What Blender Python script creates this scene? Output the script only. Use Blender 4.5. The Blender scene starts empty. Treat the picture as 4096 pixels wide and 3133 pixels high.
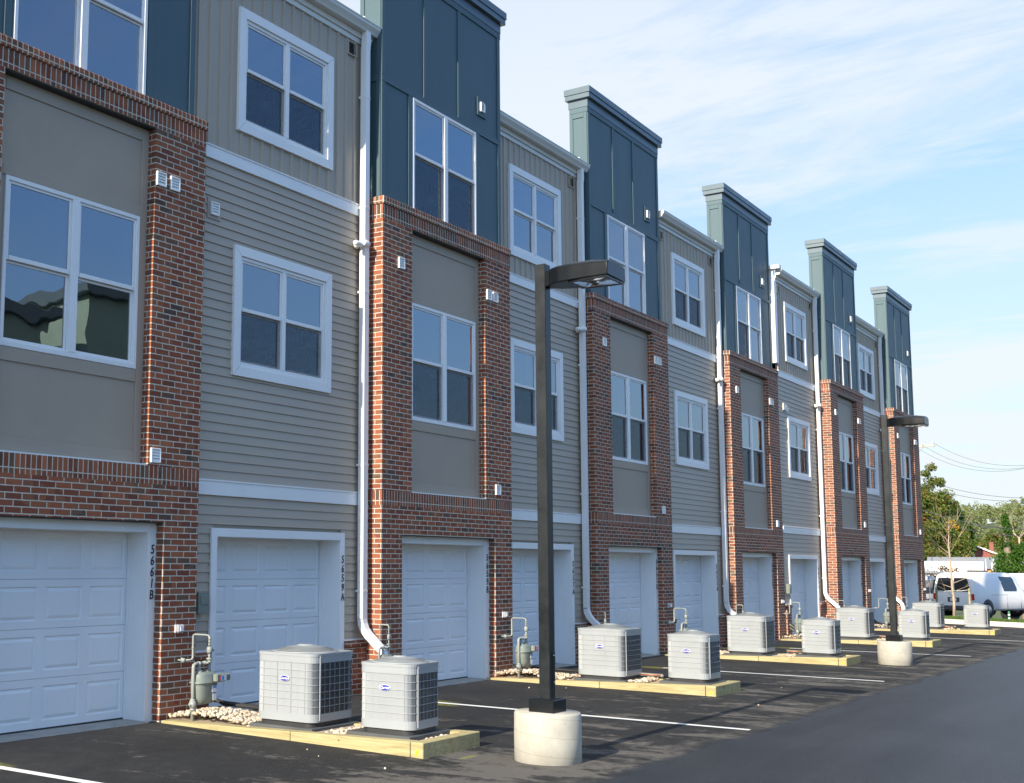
import bpy, bmesh, math, random
from mathutils import Vector, Matrix
R = math.radians
scene = bpy.context.scene
COL = scene.collection
random.seed(7)

# ------------------------------------------------------------------ camera
CF, CP, CY, CR = 4878.83, 0.11817, 0.64826, 0.01001
CF, CP, CY, CR = 4878.83, 0.1182, 0.6483, 0.0100
F = Vector((math.cos(CP)*math.cos(CY), math.cos(CP)*math.sin(CY), math.sin(CP)))
R0 = Vector((math.sin(CY), -math.cos(CY), 0)); U0 = R0.cross(F)
RR = R0*math.cos(CR) + U0*math.sin(CR); UU = RR.cross(F)
cd = bpy.data.cameras.new('camera'); cam = bpy.data.objects.new('camera', cd); COL.objects.link(cam)
m3 = Matrix((RR, UU, -F)).transposed()
cam.matrix_world = Matrix.Translation((-6.567, -9.516, 1.743)) @ m3.to_4x4()
cd.sensor_fit = 'HORIZONTAL'; cd.sensor_width = 36.0
cd.lens = CF/4096*36.0
cd.shift_x = 0.1855; cd.shift_y = 0.0232
cd.clip_start = 0.1; cd.clip_end = 3000
scene.camera = cam

# ------------------------------------------------------------------ world, sun, exposure
SUN_EL, SUN_AZ = 27.0, 0.7          # light travels towards +x, very slightly towards the facade (+y)
w = bpy.data.worlds.new("World"); scene.world = w; w.use_nodes = True
nt = w.node_tree; N = nt.nodes; L = nt.links
for n in list(N): N.remove(n)
out = N.new('ShaderNodeOutputWorld'); bg = N.new('ShaderNodeBackground')
sky = N.new('ShaderNodeTexSky'); sky.sky_type = 'NISHITA'; sky.sun_disc = False
sky.sun_elevation = R(SUN_EL); sky.sun_rotation = R(270 - SUN_AZ)
sky.air_density = 1.0; sky.dust_density = 0.6; sky.ozone_density = 2.0
tc = N.new('ShaderNodeTexCoord'); sep = N.new('ShaderNodeSeparateXYZ'); L.new(tc.outputs['Generated'], sep.inputs[0])
def wm(op, a, b=None, c=None):
    n = N.new('ShaderNodeMath'); n.operation = op
    for i, x in enumerate((a, b, c)):
        if x is None: continue
        if isinstance(x, (int, float)): n.inputs[i].default_value = x
        else: L.new(x, n.inputs[i])
    return n.outputs[0]
zz = wm('ADD', wm('MAXIMUM', sep.outputs[2], 0.0), 0.16)
cx = wm('DIVIDE', sep.outputs[0], zz); cy = wm('DIVIDE', sep.outputs[1], zz)
cmb = N.new('ShaderNodeCombineXYZ'); L.new(cx, cmb.inputs[0]); L.new(cy, cmb.inputs[1])
mp = N.new('ShaderNodeMapping'); mp.inputs['Rotation'].default_value = (0, 0, R(37)); mp.inputs['Scale'].default_value = (1.0, 0.5, 1)
mp.inputs['Location'].default_value = (5.1, 3.3, 0)
L.new(cmb.outputs[0], mp.inputs[0])
nz = N.new('ShaderNodeTexNoise'); nz.inputs['Scale'].default_value = 0.8; nz.inputs['Detail'].default_value = 12; nz.inputs['Roughness'].default_value = 0.60
nz.inputs['Distortion'].default_value = 0.35
L.new(mp.outputs[0], nz.inputs[0])
rp = N.new('ShaderNodeValToRGB'); rp.color_ramp.elements[0].position = 0.33; rp.color_ramp.elements[1].position = 0.54
rp.color_ramp.elements[0].color = (0, 0, 0, 1); rp.color_ramp.elements[1].color = (1, 1, 1, 1)
L.new(nz.outputs[0], rp.inputs[0])
# fade: everything pale near the horizon, less cloud overhead
hz = N.new('ShaderNodeMapRange'); hz.inputs[1].default_value = 0.0; hz.inputs[2].default_value = 0.40; hz.inputs[3].default_value = 0.85; hz.inputs[4].default_value = 0.0
L.new(sep.outputs[2], hz.inputs[0])
hi = N.new('ShaderNodeMapRange'); hi.inputs[1].default_value = 0.35; hi.inputs[2].default_value = 0.85; hi.inputs[3].default_value = 0.90; hi.inputs[4].default_value = 0.25
L.new(sep.outputs[2], hi.inputs[0])
mp2 = N.new('ShaderNodeMapping'); mp2.inputs['Rotation'].default_value = (0, 0, R(52)); mp2.inputs['Scale'].default_value = (2.6, 0.9, 1); mp2.inputs['Location'].default_value = (1.3, 2.2, 0); L.new(cmb.outputs[0], mp2.inputs[0])
nz2 = N.new('ShaderNodeTexNoise'); nz2.inputs['Scale'].default_value = 1.3; nz2.inputs['Detail'].default_value = 13; nz2.inputs['Roughness'].default_value = 0.66; nz2.inputs['Distortion'].default_value = 0.6; L.new(mp2.outputs[0], nz2.inputs[0])
tex = N.new('ShaderNodeMapRange'); tex.inputs[1].default_value = 0.36; tex.inputs[2].default_value = 0.64; tex.inputs[3].default_value = -0.30; tex.inputs[4].default_value = 0.42; L.new(nz2.outputs[0], tex.inputs[0])
cl = N.new('ShaderNodeMath'); cl.operation = 'ADD'; cl.use_clamp = True; L.new(rp.outputs[0], cl.inputs[0]); L.new(tex.outputs[0], cl.inputs[1])
f1 = wm('MULTIPLY', cl.outputs[0], hi.outputs[0])
fac = wm('MAXIMUM', f1, hz.outputs[0])
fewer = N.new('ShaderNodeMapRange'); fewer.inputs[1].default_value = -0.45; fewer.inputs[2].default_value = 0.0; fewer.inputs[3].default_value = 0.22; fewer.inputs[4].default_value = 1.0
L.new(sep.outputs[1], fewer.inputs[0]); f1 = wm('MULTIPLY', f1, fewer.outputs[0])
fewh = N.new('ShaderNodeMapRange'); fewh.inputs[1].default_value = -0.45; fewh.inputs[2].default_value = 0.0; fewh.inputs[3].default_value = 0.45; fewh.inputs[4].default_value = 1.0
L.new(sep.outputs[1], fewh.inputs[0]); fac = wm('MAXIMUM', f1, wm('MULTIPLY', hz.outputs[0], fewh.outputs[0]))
fill_veil = N.new('ShaderNodeMapRange'); fill_veil.inputs[1].default_value = 0.55; fill_veil.inputs[2].default_value = 0.85; fill_veil.inputs[3].default_value = 0.0; fill_veil.inputs[4].default_value = 0.75  # unseen white veil overhead, added to neutralise the ambient light
L.new(sep.outputs[2], fill_veil.inputs[0]); fac = wm('MAXIMUM', fac, fill_veil.outputs[0])
mx = N.new('ShaderNodeMix'); mx.data_type = 'RGBA'
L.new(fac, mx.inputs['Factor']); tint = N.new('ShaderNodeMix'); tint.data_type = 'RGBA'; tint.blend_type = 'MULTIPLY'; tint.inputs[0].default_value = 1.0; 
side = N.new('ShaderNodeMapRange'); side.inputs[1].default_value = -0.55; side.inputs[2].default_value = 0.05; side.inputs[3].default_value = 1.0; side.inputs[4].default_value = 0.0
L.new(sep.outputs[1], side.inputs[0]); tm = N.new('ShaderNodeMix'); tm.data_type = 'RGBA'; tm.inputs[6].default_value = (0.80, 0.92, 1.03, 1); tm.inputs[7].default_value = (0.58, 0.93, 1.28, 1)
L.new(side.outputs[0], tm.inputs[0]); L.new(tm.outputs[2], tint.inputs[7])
low = N.new('ShaderNodeMapRange'); low.inputs[1].default_value = 0.0; low.inputs[2].default_value = 0.55; low.inputs[3].default_value = 0.42; low.inputs[4].default_value = 1.0
L.new(sep.outputs[2], low.inputs[0]); dim = N.new('ShaderNodeVectorMath'); dim.operation = 'SCALE'; L.new(sky.outputs[0], dim.inputs[0]); L.new(low.outputs[0], dim.inputs['Scale'])
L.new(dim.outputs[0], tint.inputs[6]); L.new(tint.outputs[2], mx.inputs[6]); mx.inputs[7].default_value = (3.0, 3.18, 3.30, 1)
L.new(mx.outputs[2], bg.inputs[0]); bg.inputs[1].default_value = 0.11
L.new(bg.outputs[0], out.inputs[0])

sd = bpy.data.lights.new('sun', 'SUN'); sd.energy = 3.05; sd.angle = R(0.5); sd.color = (1.0, 0.90, 0.74)
so = bpy.data.objects.new('sun', sd); COL.objects.link(so)
ldir = Vector((math.cos(R(SUN_EL))*math.cos(R(SUN_AZ)), math.cos(R(SUN_EL))*math.sin(R(SUN_AZ)), -math.sin(R(SUN_EL))))
so.rotation_euler = ldir.to_track_quat('-Z', 'Y').to_euler(); so.location = (-30, -5, 30)
scene.view_settings.view_transform = 'Standard'; scene.view_settings.look = 'None'
scene.view_settings.gamma = 1.0; scene.view_settings.exposure = 1.44
scene.render.engine = 'CYCLES'

# ------------------------------------------------------------------ material helpers
class NT:
    def __init__(s, name):
        s.m = bpy.data.materials.new(name); s.m.use_nodes = True
        s.t = s.m.node_tree; s.N = s.t.nodes; s.L = s.t.links
        for n in list(s.N): s.N.remove(n)
        s.out = s.N.new('ShaderNodeOutputMaterial')
    def n(s, typ, **kw):
        x = s.N.new(typ)
        for k, v in kw.items(): setattr(x, k, v)
        return x
    def l(s, a, b): s.L.new(a, b)
    def math(s, op, a, b=None, c=None, clamp=False):
        n = s.N.new('ShaderNodeMath'); n.operation = op; n.use_clamp = clamp
        for i, x in enumerate((a, b, c)):
            if x is None: continue
            if isinstance(x, (int, float)): n.inputs[i].default_value = x
            else: s.L.new(x, n.inputs[i])
        return n.outputs[0]
    def ramp(s, f, stops, interp='LINEAR'):
        r = s.N.new('ShaderNodeValToRGB'); r.color_ramp.interpolation = interp
        e = r.color_ramp.elements
        while len(e) > 1: e.remove(e[-1])
        e[0].position = stops[0][0]; e[0].color = (*stops[0][1], 1)
        for p, c in stops[1:]:
            q = e.new(p); q.color = (*c, 1)
        s.L.new(f, r.inputs[0]); return r.outputs[0]
    def noise(s, vec, scale, detail=4, rough=0.55, dist=0):
        n = s.N.new('ShaderNodeTexNoise'); n.inputs['Scale'].default_value = scale
        n.inputs['Detail'].default_value = detail; n.inputs['Roughness'].default_value = rough; n.inputs['Distortion'].default_value = dist
        if vec is not None: s.L.new(vec, n.inputs[0])
        return n.outputs[0]
    def mix(s, f, a, b, blend='MIX'):
        m = s.N.new('ShaderNodeMix'); m.data_type = 'RGBA'; m.blend_type = blend
        for k, x in ((0, f), (6, a), (7, b)):
            if isinstance(x, (int, float)): m.inputs[k].default_value = x
            elif isinstance(x, tuple): m.inputs[k].default_value = (*x, 1)
            else: s.L.new(x, m.inputs[k])
        return m.outputs[2]
    def bump(s, h, strength=0.3, dist=0.005):
        b = s.N.new('ShaderNodeBump'); b.inputs['Strength'].default_value = strength; b.inputs['Distance'].default_value = dist
        s.L.new(h, b.inputs['Height']); return b.outputs[0]
    def bsdf(s, col, rough=0.6, metal=0.0, normal=None, spec=None):
        b = s.N.new('ShaderNodeBsdfPrincipled')
        for k, x in (('Base Color', col), ('Roughness', rough), ('Metallic', metal)):
            if isinstance(x, (int, float)): b.inputs[k].default_value = x
            elif isinstance(x, tuple): b.inputs[k].default_value = (*x, 1)
            else: s.L.new(x, b.inputs[k])
        if spec is not None: b.inputs['Specular IOR Level'].default_value = spec
        if normal is not None: s.L.new(normal, b.inputs['Normal'])
        return b
    def end(s, sh): s.L.new(sh, s.out.inputs[0]); return s.m
    def obj(s): return s.n('ShaderNodeTexCoord').outputs['Object']
    def world(s): return s.n('ShaderNodeNewGeometry').outputs['Position']

def scl(c, k): return tuple(x*k for x in c)
def pm(name, col, rough=0.5, metal=0.0, var=0.10, scale=3.0, fine=60.0, bump=0.0, spec=None, stretch=None, world=True):
    t = NT(name); v = t.world() if world else t.obj()
    if stretch:
        mpn = t.n('ShaderNodeMapping'); mpn.inputs['Scale'].default_value = stretch; t.l(v, mpn.inputs[0]); v = mpn.outputs[0]
    a = t.noise(v, scale, 5, 0.6); b = t.noise(v, fine, 3, 0.6)
    f = t.math('ADD', t.math('MULTIPLY', a, 0.65), t.math('MULTIPLY', b, 0.35))
    c = t.ramp(f, [(0.3, scl(col, 1-var*1.6)), (0.5, col), (0.7, scl(col, 1+var))])
    rr = t.math('ADD', t.math('MULTIPLY', t.math('SUBTRACT', a, 0.5), 0.25), rough)
    nrm = t.bump(b, bump, 0.004) if bump else None
    return t.end(t.bsdf(c, rr, metal, nrm, spec).outputs[0])

def brick_mat(name, bw, bh, offset, zoff=0.0, charcoal=0.08):
    t = NT(name); s = t.n('ShaderNodeSeparateXYZ'); t.l(t.obj(), s.inputs[0])
    wob = t.noise(t.obj(), 9.0, 2, 0.5); wob2 = t.math('MULTIPLY', t.math('SUBTRACT', wob, 0.5), 0.006)
    u = t.math('ADD', t.math('ADD', s.outputs[0], s.outputs[1]), 20.0)
    v = t.math('ADD', t.math('ADD', s.outputs[2], 10.0 - zoff), wob2)
    vb = t.math('DIVIDE', v, bh); row = t.math('FLOOR', vb)
    par = t.math('MODULO', row, 2.0)
    un = t.math('ADD', t.math('DIVIDE', u, bw), t.math('MULTIPLY', par, offset)); colm = t.math('FLOOR', un)
    oi = t.n('ShaderNodeObjectInfo'); so_ = t.n('ShaderNodeSeparateXYZ'); t.l(oi.outputs['Location'], so_.inputs[0])
    cmb = t.n('ShaderNodeCombineXYZ'); t.l(colm, cmb.inputs[0]); t.l(row, cmb.inputs[1]); t.l(so_.outputs[0], cmb.inputs[2])
    wn = t.n('ShaderNodeTexWhiteNoise', noise_dimensions='3D'); t.l(cmb.outputs[0], wn.inputs[0])
    wn2 = t.n('ShaderNodeTexWhiteNoise', noise_dimensions='3D')
    ad = t.n('ShaderNodeVectorMath', operation='ADD'); t.l(cmb.outputs[0], ad.inputs[0]); ad.inputs[1].default_value = (37.2, 11.7, 5.1); t.l(ad.outputs[0], wn2.inputs[0])
    # clusters of browner bricks
    clus = t.noise(t.obj(), 1.3, 3, 0.6)
    pick = t.math('ADD', wn.outputs[0], t.math('MULTIPLY', t.math('SUBTRACT', clus, 0.5), 0.9))
    bc = t.ramp(pick, [(0.0, (0.36, 0.122, 0.058)), (0.14, (0.31, 0.098, 0.048)), (0.30, (0.235, 0.070, 0.038)), (0.50, (0.295, 0.105, 0.052)),
                       (0.66, (0.185, 0.058, 0.036)), (0.78, (0.245, 0.105, 0.056)), (0.88, (0.165, 0.095, 0.058)), (1.0-charcoal, (0.125, 0.085, 0.058)), (1.0, (0.07, 0.058, 0.05))], 'CONSTANT')
    mot = t.noise(t.obj(), 45.0, 4, 0.65)
    bc = t.mix(t.math('MULTIPLY', t.math('SUBTRACT', mot, 0.42), 1.6, clamp=True), bc, (0.30, 0.12, 0.07))
    bc = t.mix(t.math('MULTIPLY', wn2.outputs[0], 0.35), bc, (0.075, 0.035, 0.028))
    fu = t.math('MULTIPLY', t.math('FRACT', un), bw); fv = t.math('MULTIPLY', t.math('FRACT', vb), bh)
    e1 = t.math('MINIMUM', fu, t.math('SUBTRACT', bw, fu)); e2 = t.math('MINIMUM', fv, t.math('SUBTRACT', bh, fv))
    e = t.math('ADD', t.math('MINIMUM', e1, e2), t.math('MULTIPLY', t.math('SUBTRACT', t.noise(t.obj(), 60.0, 3), 0.5), 0.006))
    mr = t.n('ShaderNodeMapRange', interpolation_type='SMOOTHSTEP'); mr.inputs[1].default_value = 0.0048; mr.inputs[2].default_value = 0.0074
    t.l(e, mr.inputs[0]); mask = mr.outputs[0]
    mor = t.ramp(t.noise(t.obj(), 14.0, 4), [(0.3, (0.42, 0.39, 0.325)), (0.7, (0.60, 0.56, 0.475))])
    c = t.mix(mask, mor, bc)
    h = t.math('ADD', mask, t.math('ADD', t.math('MULTIPLY', mot, 0.5), t.math('MULTIPLY', wn2.outputs[0], 0.35)))
    return t.end(t.bsdf(c, 0.85, 0, t.bump(h, 0.75, 0.006), 0.25).outputs[0])

M = {}
M['brick'] = brick_mat('red_brick', 0.2085, 0.0677, 0.5)
M['soldier'] = brick_mat('soldier_brick', 0.0677, 0.2140, 0.0, 2.505)
M['soldier_top'] = brick_mat('soldier_brick_top', 0.0677, 0.2140, 0.0, 6.508)
M['rowlock'] = brick_mat('rowlock_brick', 0.0677, 0.2140, 0.0, 6.70)
M['taupe'] = pm('taupe_paint', (0.385, 0.315, 0.243), 0.6, var=0.06, scale=1.2, fine=90, bump=0.1)
M['siding'] = pm('grey_taupe_vinyl', (0.415, 0.352, 0.278), 0.5, var=0.05, scale=1.6, fine=30, bump=0.1, stretch=(1, 1, 6))
M['batten'] = pm('grey_taupe_board', (0.395, 0.335, 0.265), 0.5, var=0.05, scale=1.6, fine=30, bump=0.1, stretch=(6, 6, 1))
M['blue'] = pm('slate_blue_paint', (0.052, 0.099, 0.117), 0.55, var=0.08, scale=1.5, fine=40, bump=0.15, stretch=(4, 4, 1))
M['coping'] = pm('blue_grey_metal', (0.085, 0.125, 0.150), 0.4, var=0.06, scale=2.0, fine=50)
M['white'] = pm('white_vinyl', (0.80, 0.80, 0.79), 0.4, var=0.035, scale=2.0, fine=70)
M['door'] = pm('white_door_paint', (0.78, 0.785, 0.79), 0.42, var=0.05, scale=1.2, fine=120, bump=0.05)
M['gutter'] = pm('pale_grey_gutter_paint', (0.66, 0.655, 0.61), 0.4, var=0.05, scale=1.5, fine=60)
M['vent'] = pm('white_vent_plastic', (0.85, 0.85, 0.83), 0.45, var=0.04)
M['dark'] = pm('dark_void_plastic', (0.03, 0.03, 0.032), 0.6)
M['black'] = pm('black_painted_steel', (0.005, 0.006, 0.0075), 0.30, metal=0.0, spec=0.4, var=0.3, scale=2.5, fine=35, bump=0.05, stretch=(1, 1, .5))
M['blackface'] = pm('black_pole_paint', (0.011, 0.0135, 0.0155), 0.36, spec=0.4, var=0.45, scale=4.0, fine=25, bump=0.05)
M['numb'] = pm('black_number', (0.02, 0.02, 0.02), 0.5)
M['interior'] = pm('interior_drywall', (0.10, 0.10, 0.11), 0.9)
M['reveal'] = pm('interior_reveal_paint', (0.80, 0.80, 0.78), 0.7)
M['roof'] = pm('roof_membrane', (0.5, 0.5, 0.5), 0.8)
M['concrete'] = None
def concrete():
    t = NT('cast_concrete'); v = t.obj(); a = t.noise(v, 2.2, 6, 0.65); b = t.noise(v, 30, 4, 0.6); p = t.noise(v, 55, 2, 0.5)
    c = t.ramp(a, [(0.25, (0.33, 0.31, 0.26)), (0.5, (0.45, 0.43, 0.37)), (0.75, (0.56, 0.54, 0.48))])
    c = t.mix(t.math('MULTIPLY', b, 0.3), c, (0.38, 0.35, 0.29))
    pit = t.ramp(p, [(0.22, (0.0,)*3), (0.27, (1.0,)*3)])
    c = t.mix(pit, (0.12, 0.11, 0.09), c)
    s = t.n('ShaderNodeSeparateXYZ'); t.l(v, s.inputs[0])
    # spiral seams of the cardboard form
    ang = t.math('ARCTAN2', s.outputs[1], s.outputs[0])
    sp = t.math('FRACT', t.math('ADD', t.math('DIVIDE', s.outputs[2], 0.165), t.math('MULTIPLY', ang, 0.159)))
    ln = t.math('LESS_THAN', sp, 0.045)
    c = t.mix(t.math('MULTIPLY', ln, 0.35), c, (0.25, 0.23, 0.19))
    h = t.math('ADD', t.math('MULTIPLY', b, 0.5), t.math('SUBTRACT', pit, t.math('MULTIPLY', ln, 0.6)))
    return t.end(t.bsdf(c, 0.9, 0, t.bump(h, 0.35, 0.004), 0.2).outputs[0])
M['concrete'] = concrete()
M['sill'] = pm('sill_concrete', (0.34, 0.33, 0.30), 0.9, var=0.2, scale=5, fine=60, bump=0.3)
M['acshell'] = pm('light_grey_cabinet_paint', (0.305, 0.325, 0.335), 0.38, var=0.04, scale=3)
M['acvane'] = pm('louvre_vane_paint', (0.355, 0.372, 0.38), 0.45, var=0.04, scale=3)
M['accoil'] = pm('dark_coil_fins', (0.008, 0.009, 0.011), 0.6, var=0.3, fine=200)
M['acbase'] = pm('black_plastic_base', (0.03, 0.03, 0.032), 0.5)
M['acpad'] = pm('dark_composite_pad', (0.075, 0.080, 0.082), 0.7, var=0.25, fine=120, bump=0.4)
M['badge'] = pm('badge_blue', (0.03, 0.035, 0.32), 0.3)
M['badgew'] = pm('badge_white', (0.85, 0.85, 0.85), 0.3)
M['meter'] = pm('meter_grey_green_paint', (0.185, 0.21, 0.185), 0.38, var=0.08)
M['pipe'] = pm('pipe_grey_paint', (0.27, 0.29, 0.265), 0.45, var=0.15)
M['labelw'] = pm('sticker_white', (0.75, 0.77, 0.80), 0.5)
M['labelb'] = pm('sticker_blue', (0.06, 0.30, 0.60), 0.5)
M['labelr'] = pm('sticker_red', (0.6, 0.05, 0.08), 0.5)
M['hose'] = pm('black_pipe_insulation', (0.02, 0.02, 0.02), 0.7)
M['copper'] = pm('copper_pipe', (0.45, 0.16, 0.07), 0.35, metal=0.8)
M['greypipe'] = pm('grey_conduit', (0.22, 0.21, 0.20), 0.6)
M['yellow'] = pm('yellow_paint', (0.75, 0.62, 0.02), 0.6)
def timber():
    t = NT('treated_timber'); mpn = t.n('ShaderNodeMapping'); mpn.inputs['Scale'].default_value = (8, 1.0, 14); t.l(t.obj(), mpn.inputs[0])
    a = t.noise(mpn.outputs[0], 2.0, 5, 0.6, 0.8); b = t.noise(t.obj(), 12, 4); k = t.noise(t.obj(), 5.0, 2, 0.4)
    c = t.ramp(a, [(0.3, (0.28, 0.21, 0.10)), (0.5, (0.42, 0.34, 0.165)), (0.72, (0.50, 0.43, 0.25))])
    c = t.mix(t.math('MULTIPLY', b, 0.45), c, (0.33, 0.33, 0.19))
    c = t.mix(t.math('MULTIPLY', t.math('LESS_THAN', k, 0.27), 0.7), c, (0.20, 0.10, 0.04))
    return t.end(t.bsdf(c, 0.8, 0, t.bump(a, 0.3, 0.003), 0.2).outputs[0])
M['timber'] = timber()
def stone_mat():
    t = NT('river_gravel'); 
    gi = t.n('ShaderNodeNewGeometry'); r = gi.outputs['Random Per Island']
    c = t.ramp(r, [(0.0, (0.52, 0.45, 0.35)), (0.22, (0.50, 0.38, 0.26)), (0.4, (0.60, 0.54, 0.44)), (0.58, (0.40, 0.33, 0.27)), (0.7, (0.54, 0.42, 0.29)), (0.84, (0.46, 0.42, 0.37)), (0.93, (0.64, 0.60, 0.52))], 'CONSTANT')
    c = t.mix(t.math('MULTIPLY', t.noise(t.world(), 70, 3), 0.3), c, (0.40, 0.30, 0.20))
    return t.end(t.bsdf(c, 0.75, 0, None, 0.3).outputs[0])
M['stone'] = stone_mat()

def asphalt(name):
    t = NT(name); P = t.world(); s = t.n('ShaderNodeSeparateXYZ'); t.l(P, s.inputs[0])
    fine = t.noise(P, 150, 3, 0.75); med = t.noise(P, 30, 4, 0.6); big = t.noise(P, 0.55, 5, 0.6, 0.4); mid = t.noise(P, 4.5, 5, 0.65)
    wn = t.n('ShaderNodeTexVoronoi', feature='F1'); wn.inputs['Scale'].default_value = 85; t.l(P, wn.inputs[0])
    # the paved lane begins at a wavering seam near y = -5.1
    edge = t.math('ADD', s.outputs[1], t.math('ADD', t.math('MULTIPLY', t.math('SUBTRACT', t.noise(P, 0.8, 3), 0.5), 0.35), t.math('MULTIPLY', t.math('SUBTRACT', med, 0.5), 0.10)))
    lm = t.n('ShaderNodeMapRange', interpolation_type='SMOOTHSTEP'); lm.inputs[1].default_value = -5.06; lm.inputs[2].default_value = -5.26; t.l(edge, lm.inputs[0]); lane = lm.outputs[0]
    cl = t.ramp(big, [(0.3, (0.016, 0.0185, 0.023)), (0.5, (0.022, 0.025, 0.031)), (0.7, (0.031, 0.0355, 0.043))])
    cs = t.ramp(t.math('ADD', t.math('MULTIPLY', big, 0.6), t.math('MULTIPLY', mid, 0.4)), [(0.34, (0.009, 0.009, 0.010)), (0.5, (0.016, 0.016, 0.0165)), (0.66, (0.031, 0.030, 0.029))])
    fine2 = t.noise(P, 48, 4, 0.8); gr = t.math('MULTIPLY', t.math('SUBTRACT', t.math('ADD', t.math('MULTIPLY', fine, 0.5), t.math('MULTIPLY', fine2, 0.5)), 0.36), 3.2, clamp=True)
    trk = t.n('ShaderNodeMapping'); trk.inputs['Scale'].default_value = (0.07, 1.1, 1); t.l(P, trk.inputs[0]); tk = t.noise(trk.outputs[0], 1.6, 4, 0.6)
    cl = scl_node(t, cl, 1.0); cl = t.mix(t.math('MULTIPLY', t.math('SUBTRACT', tk, 0.38), 2.2, clamp=True), scl_node(t, cl, 0.72), scl_node(t, cl, 1.30))
    cl = t.mix(gr, scl_node(t, cl, 0.45), scl_node(t, cl, 1.75)); cs = t.mix(gr, scl_node(t, cs, 0.3), scl_node(t, cs, 2.0))
    # pale dust scraped over the surface: streaky patches lying mostly in front of the beds
    mpn = t.n('ShaderNodeMapping'); mpn.inputs['Rotation'].default_value = (0, 0, R(-38)); mpn.inputs['Scale'].default_value = (1.7, 0.62, 1); t.l(P, mpn.inputs[0])
    d1 = t.noise(mpn.outputs[0], 1.15, 9, 0.68, 0.6); d2 = t.noise(P, 9, 5, 0.75)
    dd = t.math('ADD', d1, t.math('MULTIPLY', t.math('SUBTRACT', d2, 0.5), 0.30))
    band = t.n('ShaderNodeMapRange'); band.inputs[1].default_value = -1.2; band.inputs[2].default_value = -4.0; band.inputs[3].default_value = -0.07; band.inputs[4].default_value = 0.045
    t.l(s.outputs[1], band.inputs[0]); dd = t.math('ADD', dd, band.outputs[0])
    near = t.math('SUBTRACT', 1.0, t.math('ADD', t.math('POWER', t.math('DIVIDE', t.math('SUBTRACT', s.outputs[0], 1.2), 3.2), 2.0), t.math('POWER', t.math('DIVIDE', t.math('ADD', s.outputs[1], 4.0), 1.3), 2.0)), clamp=True)
    dd = t.math('ADD', dd, t.math('MULTIPLY', near, 0.075))
    m = t.n('ShaderNodeMapRange', interpolation_type='SMOOTHSTEP'); m.inputs[1].default_value = 0.535; m.inputs[2].default_value = 0.64; t.l(dd, m.inputs[0])
    dust = t.math('MULTIPLY', m.outputs[0], t.math('MULTIPLY', t.math('SUBTRACT', fine, 0.1), 1.5, clamp=True))
    dust = t.math('MULTIPLY', dust, t.math('SUBTRACT', 1.0, t.math('MULTIPLY', lane, 0.97)))
    # dust gathered along the seam
    sd_ = t.math('SUBTRACT', 1.0, t.math('MULTIPLY', t.math('ABSOLUTE', t.math('ADD', edge, 5.02)), 6.0), clamp=True)
    dust = t.math('MAXIMUM', dust, t.math('MULTIPLY', sd_, t.math('MULTIPLY', t.math('SUBTRACT', mid, 0.38), 1.8, clamp=True)))
    c = t.mix(lane, cs, cl)
    c = t.mix(t.math('MULTIPLY', dust, 0.85), c, (0.20, 0.182, 0.158))
    g = t.math('LESS_THAN', t.noise(P, 60, 1, 0.4), t.math('SUBTRACT', 0.195, t.math('MULTIPLY', lane, 0.03)))
    c = t.mix(t.math('MULTIPLY', g, 0.75), c, (0.40, 0.37, 0.32))
    yy = None
    for (px, py, rx, ry) in ((0.15, -0.95, 0.20, 0.30), (7.0, -0.95, 0.22, 0.55), (6.75, -1.35, 0.12, 0.3), (14.35, -1.1, 0.25, 0.5), (21.9, -1.2, 0.3, 0.5), (3.3, -3.75, 0.2, 0.05), (4.3, -4.0, 0.15, 0.06)):
        ex = t.math('DIVIDE', t.math('SUBTRACT', s.outputs[0], px), rx); ey = t.math('DIVIDE', t.math('SUBTRACT', s.outputs[1], py), ry)
        q = t.math('SUBTRACT', 1.0, t.math('ADD', t.math('MULTIPLY', ex, ex), t.math('MULTIPLY', ey, ey)), clamp=True)
        yy = q if yy is None else t.math('MAXIMUM', yy, q)
    yy = t.math('MULTIPLY', yy, t.math('MULTIPLY', t.math('SUBTRACT', med, 0.25), 2.0), clamp=True)
    c = t.mix(t.math('MULTIPLY', yy, 0.6), c, (0.42, 0.41, 0.03))
    h = t.math('ADD', t.math('MULTIPLY', fine, 0.6), wn.outputs['Distance'])
    ro = t.math('ADD', t.math('SUBTRACT', 0.82, t.math('MULTIPLY', lane, 0.42)), t.math('MULTIPLY', big, 0.14))
    return t.end(t.bsdf(c, ro, 0, t.bump(h, 0.7, 0.007), 0.35).outputs[0])
def scl_node(t, c, k):
    v = t.n('ShaderNodeVectorMath', operation='SCALE'); t.l(c, v.inputs[0]); v.inputs['Scale'].default_value = k; return v.outputs[0]
M['asphalt'] = asphalt('asphalt_paving')
def road_paint():
    t = NT('white_road_paint'); P = t.world(); a = t.noise(P, 40, 4, 0.7); b = t.noise(P, 160, 2)
    c = t.ramp(a, [(0.28, (0.25, 0.25, 0.25)), (0.36, (0.72, 0.72, 0.70)), (0.8, (0.82, 0.82, 0.80))])
    return t.end(t.bsdf(c, 0.7, 0, t.bump(b, 0.4, 0.003), 0.3).outputs[0])
M['paintline'] = road_paint()

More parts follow.
